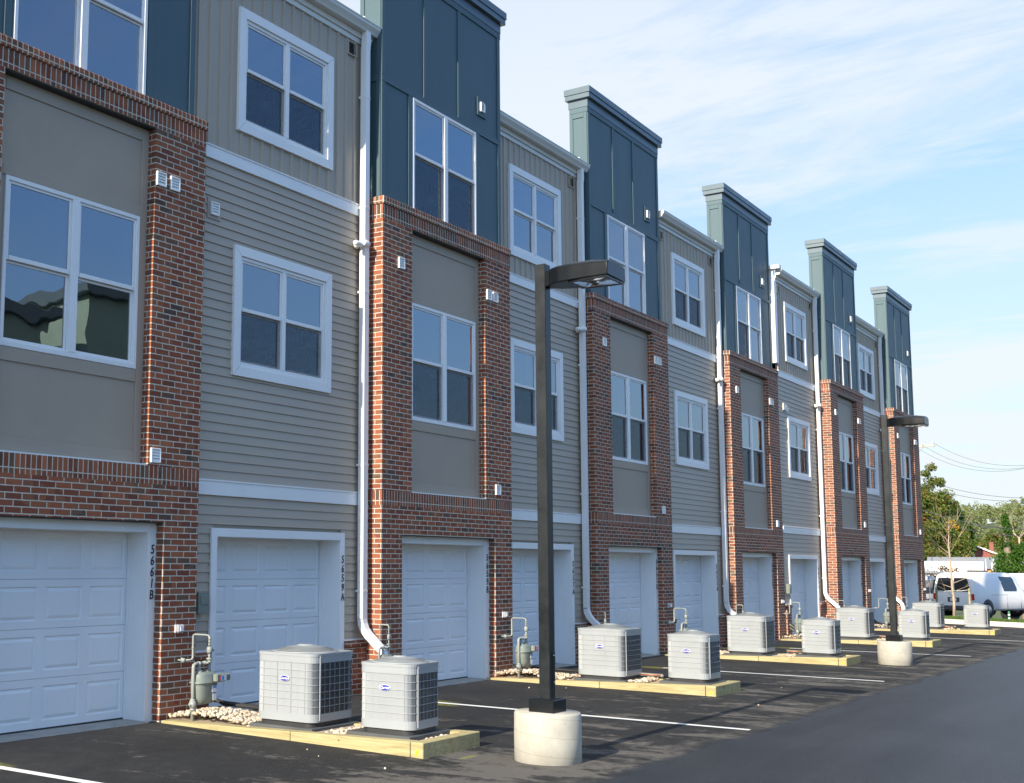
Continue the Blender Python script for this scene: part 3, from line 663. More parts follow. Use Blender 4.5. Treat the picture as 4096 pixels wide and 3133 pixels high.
    window(t, wn[0], wn[1], wn[2], wn[3], by-.022, 7.70, 0.10, {0: (0, 0), 1: (1, 1), 2: (0, 0), 3: (1, 0), 4: (1, 1), 5: (1, 1)}[k])
    small_vent(t, 2.93, 9.03, by-.022, .13, .155, (0.14, M['blue']))
    ve = [(2.94, 5.935), (3.16, 5.935), (2.96, 2.82)] if k == 0 else [(.45, 5.945), (2.965, 5.94), (3.165, 5.94), (3.21, 2.87)]
    if k in (3, 4): ve = [(.45, 5.945), (2.965, 5.94), (3.10, 5.94), (3.23, 2.87)]
    for (x, z) in ve: small_vent(t, x, z, -.002)
    garage(t, .50, 3.135, gx, hd, .116, .436, .115, number, gx+1.60)
    # alarm light on the right pier
    a = MB(); a.bbox(3.335, 3.445, -.014, -.001, .885, .975, .004, 0); a.bbox(3.330, 3.450, -.060, -.015, .882, .978, .020, 1); a.box(3.365, 3.415, -.0665, -.0605, .905, .955, 0)
    a.build('alarm_light', [M['labelw'], M['clear']], t)
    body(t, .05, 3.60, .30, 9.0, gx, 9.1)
    return t
tl = ['brick townhouse numbered 5661B at the left edge, cut off by the frame', 'brick townhouse numbered 5659B, the first whole tower from the left',
      'brick townhouse numbered 5657B behind the lamp head of the near post', 'brick townhouse numbered 5655B, third whole tower from the left',
      'brick townhouse numbered 5653B, fourth whole blue parapet from the left', 'last brick townhouse at the far right end of the row, behind the farther lamp head']
nums = ['5661B', '5659B', '5657B', '5655B', '5653B', '5651B']
towers = [tower(k, nums[k], tl[k]) for k in range(6)]

# ------------------------------------------------------------------ siding bays
def bay(k, number, label):
    """bay between tower k and tower k+1; local origin at tower k's x, siding plane is y=0"""
    zo = TZ[k+1] if k >= 3 else (TZ[k]+TZ[k+1])/2
    ys = SY[k]; x0 = 3.60 if k != 3 else 3.70; x1 = TX[k+1]-TX[k]+0.05
    dx = (TX[k+1]-TX[k]) - 7.158                              # small changes of bay length
    gx = gz(TX[k]+5.3) - zo
    t = thing('siding_townhouse', label, 'townhouse', (TX[k], ys, zo), group='grey siding townhouses of the row')
    hd = gx+2.13; sh = dx*0.5
    gc = (4.035+sh, 6.667+sh, gx, hd)
    # lap siding
    b = MB(); e = 0.1135; y0, y1 = -0.018, -0.003
    def laps(za, zb, holes):
        n = int(round((zb-za)/e)); ee = (zb-za)/n
        for i in range(n):
            z0, z1 = za+i*ee, za+(i+1)*ee; segs = [(x0, x1)]
            for h in holes:
                if z0 < h[3] and z1 > h[2]:
                    ns = []
                    for (a, c) in segs:
                        if h[0] > a and h[1] < c: ns += [(a, h[0]), (h[1], c)]
                        else: ns.append((a, c))
                    segs = ns
            for (a, c) in segs:
                b.add([(a,y0,z0),(c,y0,z0),(c,y0+.002,z0+.010),(a,y0+.002,z0+.010)], [(0,1,2,3)])
                b.add([(a,y0+.002,z0+.010),(c,y0+.002,z0+.010),(c,y1,z1),(a,y1,z1)], [(0,1,2,3)])
                b.add([(a,y1,z0-.0005),(c,y1,z0-.0005),(c,y0,z0),(a,y0,z0)], [(0,1,2,3)])
    lw = (4.35+sh, 6.33+sh, 3.93, 5.54)
    laps(0.68+gx*0+0.0, 2.465, [(gc[0]+.05, gc[1]-.05, -1, gc[3]-.05)])
    laps(2.652, 6.50, [(lw[0]+.05, lw[1]-.05, lw[2]+.10, lw[3]-.10)])
    b.build('lap_siding', M['siding'], t)
    # sheathing behind, closes the wall
    w_ = MB(); uw = (4.37+sh, 6.33+sh, 6.99, 8.59)
    holed(w_, x0-.05, x1, gx-.1, 9.20, .012, [(gc[0]+.02, gc[1]-.02, gx-.2, gc[3]-.03), (lw[0]+.11, lw[1]-.11, lw[2]+.11, lw[3]-.11), (uw[0]+.11, uw[1]-.11, uw[2]+.11, uw[3]-.11)], 0, .03)
    w_.build('sheathing', M['batten'], t)
    # board and batten storey
    v = MB(); holed(v, x0, x1, 6.672, 9.02, -.004, [(uw[0]+.09, uw[1]-.09, uw[2]+.09, uw[3]-.09)])
    n = int((x1-x0)/.2)
    for i in range(n+1):
        x = x0+.06+i*.2
        if x > x1-.05: break
        inw = uw[0]-.03 < x < uw[1]+.03
        for (z0, z1) in (((6.672, uw[2]), (uw[3], 9.012)) if inw else ((6.672, 9.012),)):
            v.prism([(x-.022, -.004), (x-.015, -.024), (x+.015, -.024), (x+.022, -.004)], 'z', z0+.002, z1-.002)
    v.build('board_and_batten', M['batten'], t)
    # white bands
    for (z0, z1) in ((6.502, 6.670), (2.467, 2.650)): q = MB(); q.bbox(x0, x1, -.035, .0, z0, z1, .003); q.bbox(x0, x1, -.045, -.034, z1-.02, z1-.002, .002); q.build('white_band', M['white'], t)
    window(t, uw[0]+.12, uw[1]-.12, uw[2]+.12, uw[3]-.12, -.022, 7.80, .07, {0: (1, 1), 1: (0, 0), 2: (1, 1), 3: (1, 1), 4: (1, 1)}[k], .12, -.045)
    window(t, lw[0]+.12, lw[1]-.12, lw[2]+.12, lw[3]-.12, -.022, 4.74, .07, {0: (1, 1), 1: (1, 1), 2: (1, 1), 3: (1, 1), 4: (1, 0)}[k], .12, -.045)
    garage(t, gc[0], gc[1], gx, hd, -.045, .30, .10, number, gx+1.53)
    # brick plinth either side of the garage
    for (a, c) in ((x0, gc[0]-.002), (gc[1]+.002, x1)):
        p = MB(); p.box(a, c, -.055, .01, gx-.1, .58); p.bbox(a, c, -.085, .0, .582, .66, .006); p.build('brick_plinth', [M['brick']], t)
        s = MB(); s.box(a, c, -.03, 0, .661, .682); s.build('starter_strip', M['white'], t)
    # eaves: frieze, soffit, gutter
    xe = (TX[k+1]-TX[k]) + .06; xs = x0-.02
    f = MB(); f.bbox(xs, x1, -.034, 0, 9.012, 9.085, .004); f.bbox(xs, x1, -.060, -.001, 9.086, 9.166, .004)
    f.build('frieze_board', M['gutter'], t)
    gy = MB(); gy.prism([(-.05, 9.167), (-.150, 9.167), (-.168, 9.20), (-.205, 9.25), (-.212, 9.292), (-.05, 9.292)], 'x', xs, xe); 
    gy.prism([(-.220, 9.290), (-.220, 9.303), (-.05, 9.303), (-.05, 9.290)], 'x', xs, xe+.004)
    gu = gy.build('gutter', M['gutter'], t)
    # downspout, elbows out over the plinth
    d = MB(); dxx = (TX[k+1]-TX[k]) - .165; wd, dp = .052, .045
    def rect_pipe(pts):
        vs = []; fs = []
        for i, (cx_, cy_, cz_, ang) in enumerate(pts):
            for (a, c) in ((-1,-1),(1,-1),(1,1),(-1,1)):
                vs.append((cx_+a*wd, cy_+c*dp*math.cos(ang), cz_+c*dp*math.sin(ang)))
        for i in range(len(pts)-1):
            for j in range(4): fs.append((i*4+j, i*4+(j+1) % 4, i*4+4+(j+1) % 4, i*4+4+j))
        d.add(vs, fs)
    yb = -.105
    rect_pipe([(dxx, yb-.01, 9.19, 0), (dxx, yb-.01, 9.0, 0), (dxx, yb, 8.9, 0), (dxx, yb, 4.0, 0), (dxx, yb, .94, 0)])
    arc = [(dxx, yb, .95, 0)]
    for (a, yy, zz_) in ((-.25, -.115, .88), (-.55, -.15, .80), (-.85, -.21, .72), (-.95, -.28, .665), (-.8, -.35, .60), (-.5, -.41, .53), (-.2, -.44, .45), (0, -.45, .36), (0, -.45, .02)):
        arc.append((dxx+(.05 if zz_ < .6 else .02 if zz_ < .8 else 0), yy, zz_, a))
    rect_pipe(arc)
    for z in (8.2, 6.6, 5.4, 3.0, 1.3): d.bbox(dxx-.056, dxx+.056, -.154, -.03, z, z+.03, .002)
    dsp = d.build('downspout', M['white'], t)
    # twin floodlight
    l = MB(); lx, lz = dxx-.12, 6.07
    if k in (0, 1, 2, 3, 4):
        l.lathe([(.055, -.045), (.055, -.06), (.030, -.085), (.030, -.15), (0, -.155)], (lx, 0, lz), 16, 0, 'y')
        l.lathe([(0, -.02), (.045, -.02), (.050, 0), (.050, .09), (.040, .115), (0, .12)], (lx+.03, -.15, lz+.02), 16, 0, 'x')
        l.lathe([(0, .02), (.030, .02), (.036, 0), (.036, -.11), (.030, -.13), (0, -.13)], (lx-.03, -.14, lz-.01), 16, 0, 'x')
        l.build('floodlight', M['vent'], t)
    # louvred gable vent(s)
    def louvre(x, z, wv=.22, hv=.21):
        o = MB(); f_ = .022
        o.bbox(x-wv/2, x-wv/2+f_, -.035, -.005, z-hv/2, z+hv/2, .003); o.bbox(x+wv/2-f_, x+wv/2, -.035, -.005, z-hv/2, z+hv/2, .003)
        o.bbox(x-wv/2+f_, x+wv/2-f_, -.035, -.005, z+hv/2-f_, z+hv/2, .003); o.bbox(x-wv/2+f_, x+wv/2-f_, -.035, -.005, z-hv/2, z-hv/2+f_, .003)
        for i in range(5):
            z0 = z-hv/2+f_+i*(hv-2*f_)/5
            o.add([(x-wv/2+f_, -.036, z0+.003), (x+wv/2-f_, -.036, z0+.003), (x+wv/2-f_, -.020, z0+.015), (x-wv/2+f_, -.020, z0+.015)], [(0,1,2,3)])
        o.box(x-wv/2+f_, x+wv/2-f_, -.0065, -.0045, z-hv/2+f_, z+hv/2-f_, 1)
        o.build('louvred_vent', [M['batten'], M['dark']], t)
    louvre(dxx-.21, 8.885)
    if k in (2, 3): louvre(x0+.25, 8.84, .2, .21)
    if k == 0: small_vent(t, 3.98, 5.89, -.024, .15, .16, (.115, M['batten']))
    if k == 3: small_vent(t, 4.10, 5.75, -.024, .16, .17, (.12, M['batten'])); small_vent(t, 4.34, 5.72, -.024, .14, .15)
    if k == 3:
        c = MB(); c.bbox(3.60, 3.70, -.012, .16, 6.84, 9.30, .004); c.bbox(3.59, 3.80, -.032, -.013, 6.84, 9.02, .004); c.bbox(3.52, 3.70, -.20, .3, 9.30, 9.40, .004)
        c.build('corner_trim', M['white'], t)
    if k == 4:
        c = MB(); c.box(4.9, 5.02, .8, 4.0, 9.2, 9.95); c.box(4.9, 6.6, 1.4, 1.5, 9.2, 9.9); c.build('roof_wall', M['whitewall'], t)
    c = MB(); c.tube([(dxx-.05, -.1, 9.3), (dxx-.05, -.1, 9.37)], .02, 8); c.lathe([(.03, 0), (.035, .03), (0, .05)], (dxx-.05, -.1, 9.36), 10); c.build('roof_pipe', M['vent'], t)
    # electrical disconnect beside the garage
    if k in (0, 3):
        z_ = 1.18+gx+.09; c = MB(); c.bbox(3.76, 3.93, -.115, -.02, z_-.12, z_+.12, .006); c.bbox(3.79, 3.90, -.125, -.114, z_-.02, z_+.09, .004)
        c.build('electric_box', M['meter'], t)
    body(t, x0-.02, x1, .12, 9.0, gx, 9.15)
    return t
bl = ['grey siding townhouse numbered 5659A, nearest, with the large condenser unit before its garage', 'grey siding townhouse numbered 5657A, crossed by the pole of the near lamp post',
      'grey siding townhouse numbered 5655A between the second and third whole brick towers', 'grey siding townhouse with the sunlit white corner trim left of its top storey',
      'farthest grey siding townhouse, half hidden by the farther lamp post']
bn = ['5659A', '5657A', '5655A', '5653A', '5651A']
bays = [bay(k, bn[k], bl[k]) for k in range(5)]


# ------------------------------------------------------------------ lamp posts
def lamp_post(x, y, label, hpole, head=True):
    z = gz(x); t = thing('lamp_post', label, 'lamp post', (x, y, z), group='lamp posts on concrete bases')
    b = MB(); b.lathe([(.297, -.10), (.299, .20), (.297, .415), (.288, .43), (0, .432)], (0,0,0), 48)
    b.build('concrete_base', M['concrete'], t)
    c = MB(); c.bbox(-.125, .125, -.125, .125, .425, .545, .006); c.box(-.09, .09, -.09, .09, .545, .55)
    c.build('base_cover', M['black'], t)
    p = MB(); p.bbox(-.054, .054, -.054, .054, .54, hpole, .006); p.build('pole', M['blackface'], t)
    h = MB(); h.bbox(-.002, .045, -.060, -.053, .66, .96, .003); hh = h.build('handhole_cover', M['black'], t)
    s = MB()
    for zz_ in (.69, .93): s.lathe([(.007, 0), (.006, -.004), (0, -.005)], (.022, -.060, zz_), 8, 0, 'y')
    s.build('screw', M['silver'], hh)
    # head: plan outline widening towards its square tip, flat underside, domed top
    st0 = [(-.05, .058, .152, .138), (-.10, .070, .158, .142), (-.14, .115, .168, .144), (-.22, .156, .180, .142), (-.36, .184, .188, .138), (-.56, .199, .182, .130), (-.735, .202, .155, .120)]
    st = []
    for i in range(len(st0)-1):
        for q in range(4):
            f_ = q/4; f2 = f_*f_*(3-2*f_)*.35+f_*.65; st.append(tuple(u_*(1-f2)+v_*f2 for u_, v_ in zip(st0[i], st0[i+1])))
    st.append(st0[-1])
    zt = hpole - .14
    m = MB(); vs = []; n = 10
    for (yy, hw, top, side) in st:
        ring = [(-hw, 0), (-hw, side*.3), (-hw*.98, side), (-hw*.85, side+(top-side)*.45), (-hw*.40, top), (hw*.40, top), (hw*.85, side+(top-side)*.45), (hw*.98, side), (hw, side*.3), (hw, 0)]
        for (a, c) in ring: vs.append((a, yy, zt-.085+c))
    fs = []
    for i in range(len(st)-1):
        for j in range(n): fs.append((i*n+j, i*n+(j+1) % n, i*n+n+(j+1) % n, i*n+n+j))
    fs.append(tuple(range(n))); fs.append(tuple(range((len(st)-1)*n, len(st)*n)))
    m.add(vs, fs, 0, False)
    hd = m.build('lamp_head', M['black'], t)
    hd.data.shade_smooth(); hd.data.set_sharp_from_angle(angle=R(34))
    bv = hd.modifiers.new('bevel', 'BEVEL'); bv.width = .009; bv.segments = 2; bv.limit_method = 'ANGLE'; bv.angle_limit = R(38)
    # door frame and sagging glass lens under the head
    fr = MB(); z0 = zt-.0855
    outl = [(-.150, -.33), (-.180, -.46), (-.195, -.60), (-.198, -.725), (.198, -.725), (.195, -.60), (.180, -.46), (.150, -.33)]
    inn = [(a*.84, -.36 if i in (0, 7) else (-.700 if i in (3, 4) else c)) for i, (a, c) in enumerate(outl)]
    vs = [(a, c, z0-.001) for a, c in outl] + [(a, c, z0-.016) for a, c in outl] + [(a, c, z0-.016) for a, c in inn] + [(a, c, z0-.001) for a, c in inn]
    fs = []
    for i in range(8):
        j = (i+1) % 8
        for k in range(4): fs.append((k*8+i, k*8+j, ((k+1) % 4)*8+j, ((k+1) % 4)*8+i))
    fr.add(vs, fs); fr.build('lens_frame', M['black'], hd)
    ln = MB(); c0 = (0, -.53, z0-.024); vs = [(a, c, z0-.012) for a, c in inn] + [(a*.55, -.53+(c+.53)*.55, z0-.022) for a, c in inn] + [c0]
    ln.add(vs, [(i, (i+1) % 8, 8+(i+1) % 8, 8+i) for i in range(8)] + [(8+i, 8+(i+1) % 8, 16) for i in range(8)], 0, True)
    ln.build('glass_lens', M['lens'], hd)
    rf = MB(); vs = [(a*.98, -.53+(c+.53)*.98, z0-.004) for a, c in inn] + [(a*.5, -.53+(c+.53)*.5, z0-.003+.0) for a, c in inn]
    rf.add(vs, [(i, (i+1) % 8, 8+(i+1) % 8, 8+i) for i in range(8)] + [tuple(range(8, 16))]); rf.lathe([(0, -.06), (.022, -.05), (.026, 0), (.022, .05), (0, .06)], (0, -.53, z0-.014), 12, 0, 'x')
    rf.build('reflector', M['reflector'], hd)
    a = MB(); a.bbox(-.045, .045, -.14, -.05, zt-.075, zt+.05, .01); a.build('lamp_arm', M['black'], hd)
    return t
lamp_post(3.60, -4.39, 'near lamp post whose round concrete base stands at the bottom of the photo', 4.53)
lamp_post(18.46, -4.09, 'farther lamp post before the last towers, base beside the third stall line', 4.70)

# ------------------------------------------------------------------ condenser islands
def rrect(a, r, seg=6):
    """rounded square outline, half side a"""
    pts = []
    for (cx_, cy_, a0) in ((a-r, a-r, 0), (-a+r, a-r, 90), (-a+r, -a+r, 180), (a-r, -a+r, 270)):
        for i in range(seg+1):
            t = R(a0+90*i/seg); pts.append((cx_+r*math.cos(t), cy_+r*math.sin(t)))
    return pts
def ring_band(b, a, r, z0, z1, th=.012, mi=0, cap=True):
    o = rrect(a, r); i_ = rrect(a-th, max(r-th, .01)); n = len(o)
    vs = [(p[0], p[1], z0) for p in o] + [(p[0], p[1], z1) for p in o] + [(p[0], p[1], z1) for p in i_] + [(p[0], p[1], z0) for p in i_]
    fs = []
    for k in range(n):
        j = (k+1) % n
        for q in range(4): fs.append((q*n+k, q*n+j, ((q+1) % 4)*n+j, ((q+1) % 4)*n+k))
    b.add(vs, fs, mi, False)
def condenser(label, a, H, group='air conditioning condensers'):
    t = thing('condenser_unit', label, 'air conditioner', group=group); r = .105
    b = MB(); 
    b.prism(rrect(a*.93, r*.9), 'z', -.011, .035); b.build('base_pan', M['acbase'], t)
    for q in ((-1,-1),(1,-1),(-1,1),(1,1)):
        pass
    c = MB(); c.prism(rrect(a-.035, r-.02), 'z', .06, H-.06); c.build('coil', M['accoil'], t)
    lo = MB(); ring_band(lo, a, r, .036, .115, .02); lo.prism(rrect(a-.02, r-.015), 'z', .036, .05); lo.build('bottom_rail', M['acshell'], t)
    up = MB(); ring_band(up, a, r, H-.095, H-.012, .02); up.build('top_rail', M['acshell'], t)
    g = MB(); pts = rrect(a-.004, r-.003, 10); 
    # walk round the outline and set a louvre bar every 11 mm
    per = []; n = len(pts)
    for i in range(n):
        p, q = Vector((*pts[i], 0)), Vector((*pts[(i+1) % n], 0)); per.append((p, q, (q-p).length))
    tot = sum(x[2] for x in per); step = .0115; d = 0; i = 0; acc = 0; z0, z1 = .115, H-.095
    cnt = int(tot/step); step = tot/cnt
    for k in range(cnt):
        s = k*step
        while acc+per[i][2] < s: acc += per[i][2]; i += 1
        p, q, ln = per[i]; u = (q-p)/ln; c0 = p+u*(s-acc); nrm = Vector((u.y, -u.x, 0))
        hw, hd_ = .0029, .0055
        # slanted vanes: closed when seen from ahead, open from behind
        e0, e1 = c0, c0+u*.0146-nrm*.011; vs = [e0-u*.0009, e0+u*.0009, e1+u*.0009, e1-u*.0009]
        g.add([(v.x, v.y, z0) for v in vs]+[(v.x, v.y, z1) for v in vs], [(0,1,5,4),(1,2,6,5),(3,0,4,7)])
    nr = max(5, int(round((z1-z0)/.070)))
    for k in range(1, nr): zc = z0+(z1-z0)*k/nr; ring_band(g, a+.001, r+.001, zc-.0022, zc+.0022, .006)
    g.build('louvre_grille', M['acvane'], t, fix=False)
    # coarse embossed ribs just under the louvre faces
    e = MB()
    for q in (-1, 1):
        lo_, hi_ = sorted((q*(a-.0055), q*(a-.0022)))
        for k in range(7):
            pp = -a*.70+k*a*1.4/6
            e.box(lo_, hi_, pp-.0013, pp+.0013, z0, z1); e.box(pp-.0013, pp+.0013, lo_, hi_, z0, z1)
    e.build('grille_ribs', M['acvane'], t)
    c = MB(); px = -a+r*1.05; c.bbox(px-.010, px+.010, -a-.008, -a+.004, .05, H-.02, .003); c.build('corner_post', M['acshell'], t)
    li = MB(); o = rrect(a+.004, r+.003); 
    li.prism(o, 'z', H-.030, H-.002)
    R1, R2 = a*.88, a*.24
    li.lathe([(R1+.02, H-.002), (R1, H+.006), (R1-.02, H+.006)], (0,0,0), 40)
    lid = li.build('top_lid', M['acshell'], t)
    f = MB(); hh = a*.155
    f.lathe([(0, H+.008+hh), (R2*.9, H+.008+hh), (R2, H+hh), (R2, H+hh-.004)], (0,0,0), 32)
    for k in range(84):
        th = 2*math.pi*k/84; cs, sn = math.cos(th), math.sin(th)
        p0 = Vector((cs*R1, sn*R1, H+.006)); p1 = Vector((cs*R2, sn*R2, H+hh)); pm_ = (p0+p1)/2+Vector((0,0,.008)); w2 = .0035
        sd_ = Vector((-sn, cs, 0))*w2
        for (q0, q1) in ((p0, pm_), (pm_, p1)): f.add([q0-sd_*1.6, q0+sd_*1.6, q1+sd_, q1-sd_], [(0,1,2,3)])
    for rr_ in (.4, .55, .7, .85):
        rad = R2+(R1-R2)*rr_; zc = H+hh-(hh-.006)*rr_+.006*math.sin(rr_*3.14); f.lathe([(rad-.003, zc), (rad+.003, zc), (rad+.003, zc-.004), (rad-.003, zc-.004), (rad-.003, zc)], (0,0,0), 40)
    f.build('fan_guard', M['acshell'], t, fix=False)
    fn = MB(); fn.lathe([(0, H-.008), (R1*.97, H-.008), (R1*.97, H-.001), (0, H-.001)], (0,0,0), 32); fn.build('fan_opening', M['acbase'], t)
    bd = MB(); by_, bz_ = -.02*a, H*.60+.03
    def oval(s_, xx, m):
        return [(-xx, by_+.058*s_*math.cos(2*math.pi*k/28), bz_+.026*s_*math.sin(2*math.pi*k/28)) for k in range(28)]
    for (s_, x0_, x1_, mi) in ((1.08, a+.0005, a+.006, 1), (.98, a+.006, a+.009, 0)):
        v0 = oval(s_, x0_, 0); v1 = oval(s_, x1_, 0); bd.add(v0+v1, [tuple(range(28, 56))] + [(k, (k+1) % 28, 28+(k+1) % 28, 28+k) for k in range(28)], mi)
    bdo = bd.build('oval_badge', [M['badge'], M['badgew']], t)
    text_mesh('Carrier', .034, 'badge_lettering', M['badgew'], bdo, (-a-.0095, by_, bz_), (R(90), 0, R(-90)), shear=.35, depth=.0008, bold=.0007)
    sc = MB()
    for (sx_, sy_, zz_) in ((-a*.55, -a-.003, H-.05), (a*.4, -a-.003, H-.05), (-a+r*1.05, -a-.009, H-.04), (a*.8, -a-.003, H-.05), (-a*.6, -a-.003, .07), (a*.5, -a-.003, .07)):
        sc.lathe([(.006, 0), (.005, -.003), (0, -.004)], (sx_, sy_, zz_), 8, 0, 'y')
    sc.build('screws', M['silver'], t)
    return t
ISX = [3.12, 10.18, 17.36, 24.85, 32.45]
IDY = [(.05, 0), (-.13, -.22), (.10, -.03), (-.02, -.14), (-.20, -.26)]   # how far each pair stands out from the wall
LEN = [3.50, 3.60, 3.50, 3.52, 3.68]        # outer left edge of each timber bed
SHR = [-.20, 0, 0, 0, 0]                        # the nearest bed runs slightly out of square
big0 = condenser('x', .372, .71); small0 = condenser('y', .298, .64)
ad = [('large condenser unit standing before garage 5659A, nearest the camera', 'small condenser unit at the front of the nearest timber bed'),
      ('large condenser unit right behind the near lamp post, before garage 5657B', 'small condenser unit at the front of the second timber bed'),
      ('large condenser unit in the third bed, before the sunlit pier of 5655B', 'small condenser unit in the third bed, left of the farther lamp base'),
      ('large condenser unit just left of the farther lamp pole', 'small condenser unit just right of the farther lamp pole'),
      ('large condenser unit of the last bed, before the foot of the staked sapling', 'small condenser unit at the far right, in front of the white van wheel')]
def bedh(y): return .022 + .115*min(1, max(0, -y/3.5))     # the beds are level while the asphalt drains away from the wall
pl = [('dark pad under the nearest large condenser', 'dark pad under the nearest small condenser'), ('dark pad under the large condenser behind the near lamp post', 'dark pad under the front condenser of the second bed'),
      ('dark pad under the large condenser of the third bed', 'dark pad under the front condenser of the third bed'), ('dark pad under the large condenser left of the farther lamp pole', 'dark pad under the condenser right of the farther lamp pole'),
      ('dark pad under the large condenser of the last bed', 'dark pad under the small condenser at the far right')]
for k in range(5):
    for j, (proto, hs, cyy, off, a_) in enumerate(((big0, .400, -1.70, .148, .372), (small0, .360, -2.88, .148, .298))):
        cyy += IDY[k][j]
        px = ISX[k] + off + hs + SHR[k]*(-cyy)/3.5; z = gz(px)+bedh(cyy)
        b = MB(); b.bbox(-hs, hs, -hs, hs, .0, .055, .006)
        o = b.build('equipment_pad', M['acpad'], None, (px, cyy, z-.025)); tag(o, pl[k][j], 'pad', 'pads under the condensers')
        c = proto if k == 0 else dup(proto)
        c.location = (px-hs+a_+.045, cyy-hs+a_+.035, z+.042); c.rotation_euler = (0, 0, R((1.5, 4.0)[j] if k == 0 else random.uniform(-1.5, 1.5)))
        c['label'] = ad[k][j]
tlb = ['treated timber edging around the nearest gravel bed, its end at the bottom of the photo', 'treated timber edging of the second bed, passing behind the near lamp pole', 'treated timber edging of the third bed, left of the farther lamp base',
       'treated timber edging of the fourth bed, passing behind the farther lamp base', 'treated timber edging of the last bed, at the far right']
for k in range(5):
    x = ISX[k]; z = gz(x); t = thing('timber_edging', tlb[k], 'timber border', (x, 0, z), group='timber edgings of the gravel beds'); h = .135; S = SHR[k]/3.5
    def beam(x0, x1, y0, y1, mir=False):
        b = MB(); b.bbox(x0, x1, y0, y1, -.03, h, .007)
        for i, v in enumerate(b.v): b.v[i] = (v[0]+S*(-v[1]), v[1], v[2] if v[2] < 0 else v[2]-h+bedh(v[1])+.002)
        return b
    beam(0, .14, -1.90, -.04).build('beam', M['timber'], t); LN = LEN[k]; beam(.002, .142, -LN+.148, -1.905).build('beam', M['timber'], t)
    beam(0, 1.02, -LN, -LN+.14).build('end_beam', M['timber'], t); beam(.88, 1.02, -LN+.145, -.04).build('beam', M['timber'], t)
    if True:
        b = MB(); b.box(-.003+S*(LN-.07), .0+S*(LN-.07), -LN+.05, -LN+.08, .02, .075, rot=Matrix.Rotation(R(28), 3, 'X')); b.build('paint_mark', M['yellow'], t)

# gravel: one mass of rounded stones in all five beds
def gravel():
    rnd = random.Random(3); ico = []
    for q in range(7):
        bm = bmesh.new(); bmesh.ops.create_icosphere(bm, subdivisions=2 if q < 4 else 1, radius=1)
        for v in bm.verts: v.co *= 1+rnd.uniform(-.13, .13)
        ico.append(([v.co.copy() for v in bm.verts], [tuple(v.index for v in f.verts) for f in bm.faces])); bm.free()
    b = MB()
    for k in range(5):
        n = (3300, 2200, 800, 450, 300)[k]; S = SHR[k]/3.5
        for i in range(n):
            u = rnd.random()
            y = -.05 - 3.28*(u if u > .3 else u*1.0); x = rnd.uniform(.15, .88)
            if -2.27 < y < -1.45 or -3.23 < y < -2.47:
                if rnd.random() < .65: continue
            if k < 2 and i % 3 == 0: y = rnd.uniform(-1.4, -.03); x = rnd.uniform(.10, .95)
            top = bedh(y)-.045 + (.05 if y > -1.25 else 0) + .11*math.exp(-((y+.55)/.5)**2)*(0.6+.4*math.sin(x*5)) + (.05 if -2.48 < y < -2.27 else 0)
            zc = top + rnd.uniform(-.02, .018); r = rnd.uniform(.012, .026)*(1 if k < 2 else 1.3)
            vs, fs = ico[rnd.randrange(4) if k < 2 else 4+rnd.randrange(3)]
            mt = Matrix.Rotation(rnd.uniform(0, 6.3), 3, 'Z') @ Matrix.Rotation(rnd.uniform(-.5, .5), 3, 'X') @ Matrix.Diagonal((r*rnd.uniform(.9, 1.4), r, r*rnd.uniform(.6, .85)))
            o = Vector((ISX[k]+x+S*(-y), y, gz(ISX[k])+zc))
            b.add([o+mt @ v for v in vs], fs, 0, True)
    # stones that spilled over the asphalt
    for i in range(26):
        k = rnd.choice((0, 0, 0, 1, 1, 2)); x = ISX[k]+rnd.uniform(-1.2, 2.4); y = rnd.uniform(-4.6, -.4)
        if ISX[k]-.3 < x < ISX[k]+1.1 and y > -3.6: continue
        vs, fs = ico[4]; r = rnd.uniform(.006, .014); o = Vector((x, y, gz(x)+r*.6)); b.add([o+v*r for v in vs], fs, 0, True)
    o = b.build('gravel', M['stone'], fix=False); tag(o, 'cream and tan river gravel filling the timber edged beds', kind='stuff')
    s = MB()
    for k in range(5):
        S = SHR[k]; x = ISX[k]+.13; z = gz(x)+.065
        z -= .065; z2 = z+bedh(-3.36)-.03; z1 = z+.03; s.add([(x,-.03,z1), (x+.76,-.03,z1), (x+.76+S,-3.36,z2), (x+S,-3.36,z2)], [(0,1,2,3)])
    o = s.build('gravel_bed', M['stone'], fix=False); tag(o, 'packed stone layer under the loose gravel', kind='structure')
gravel()

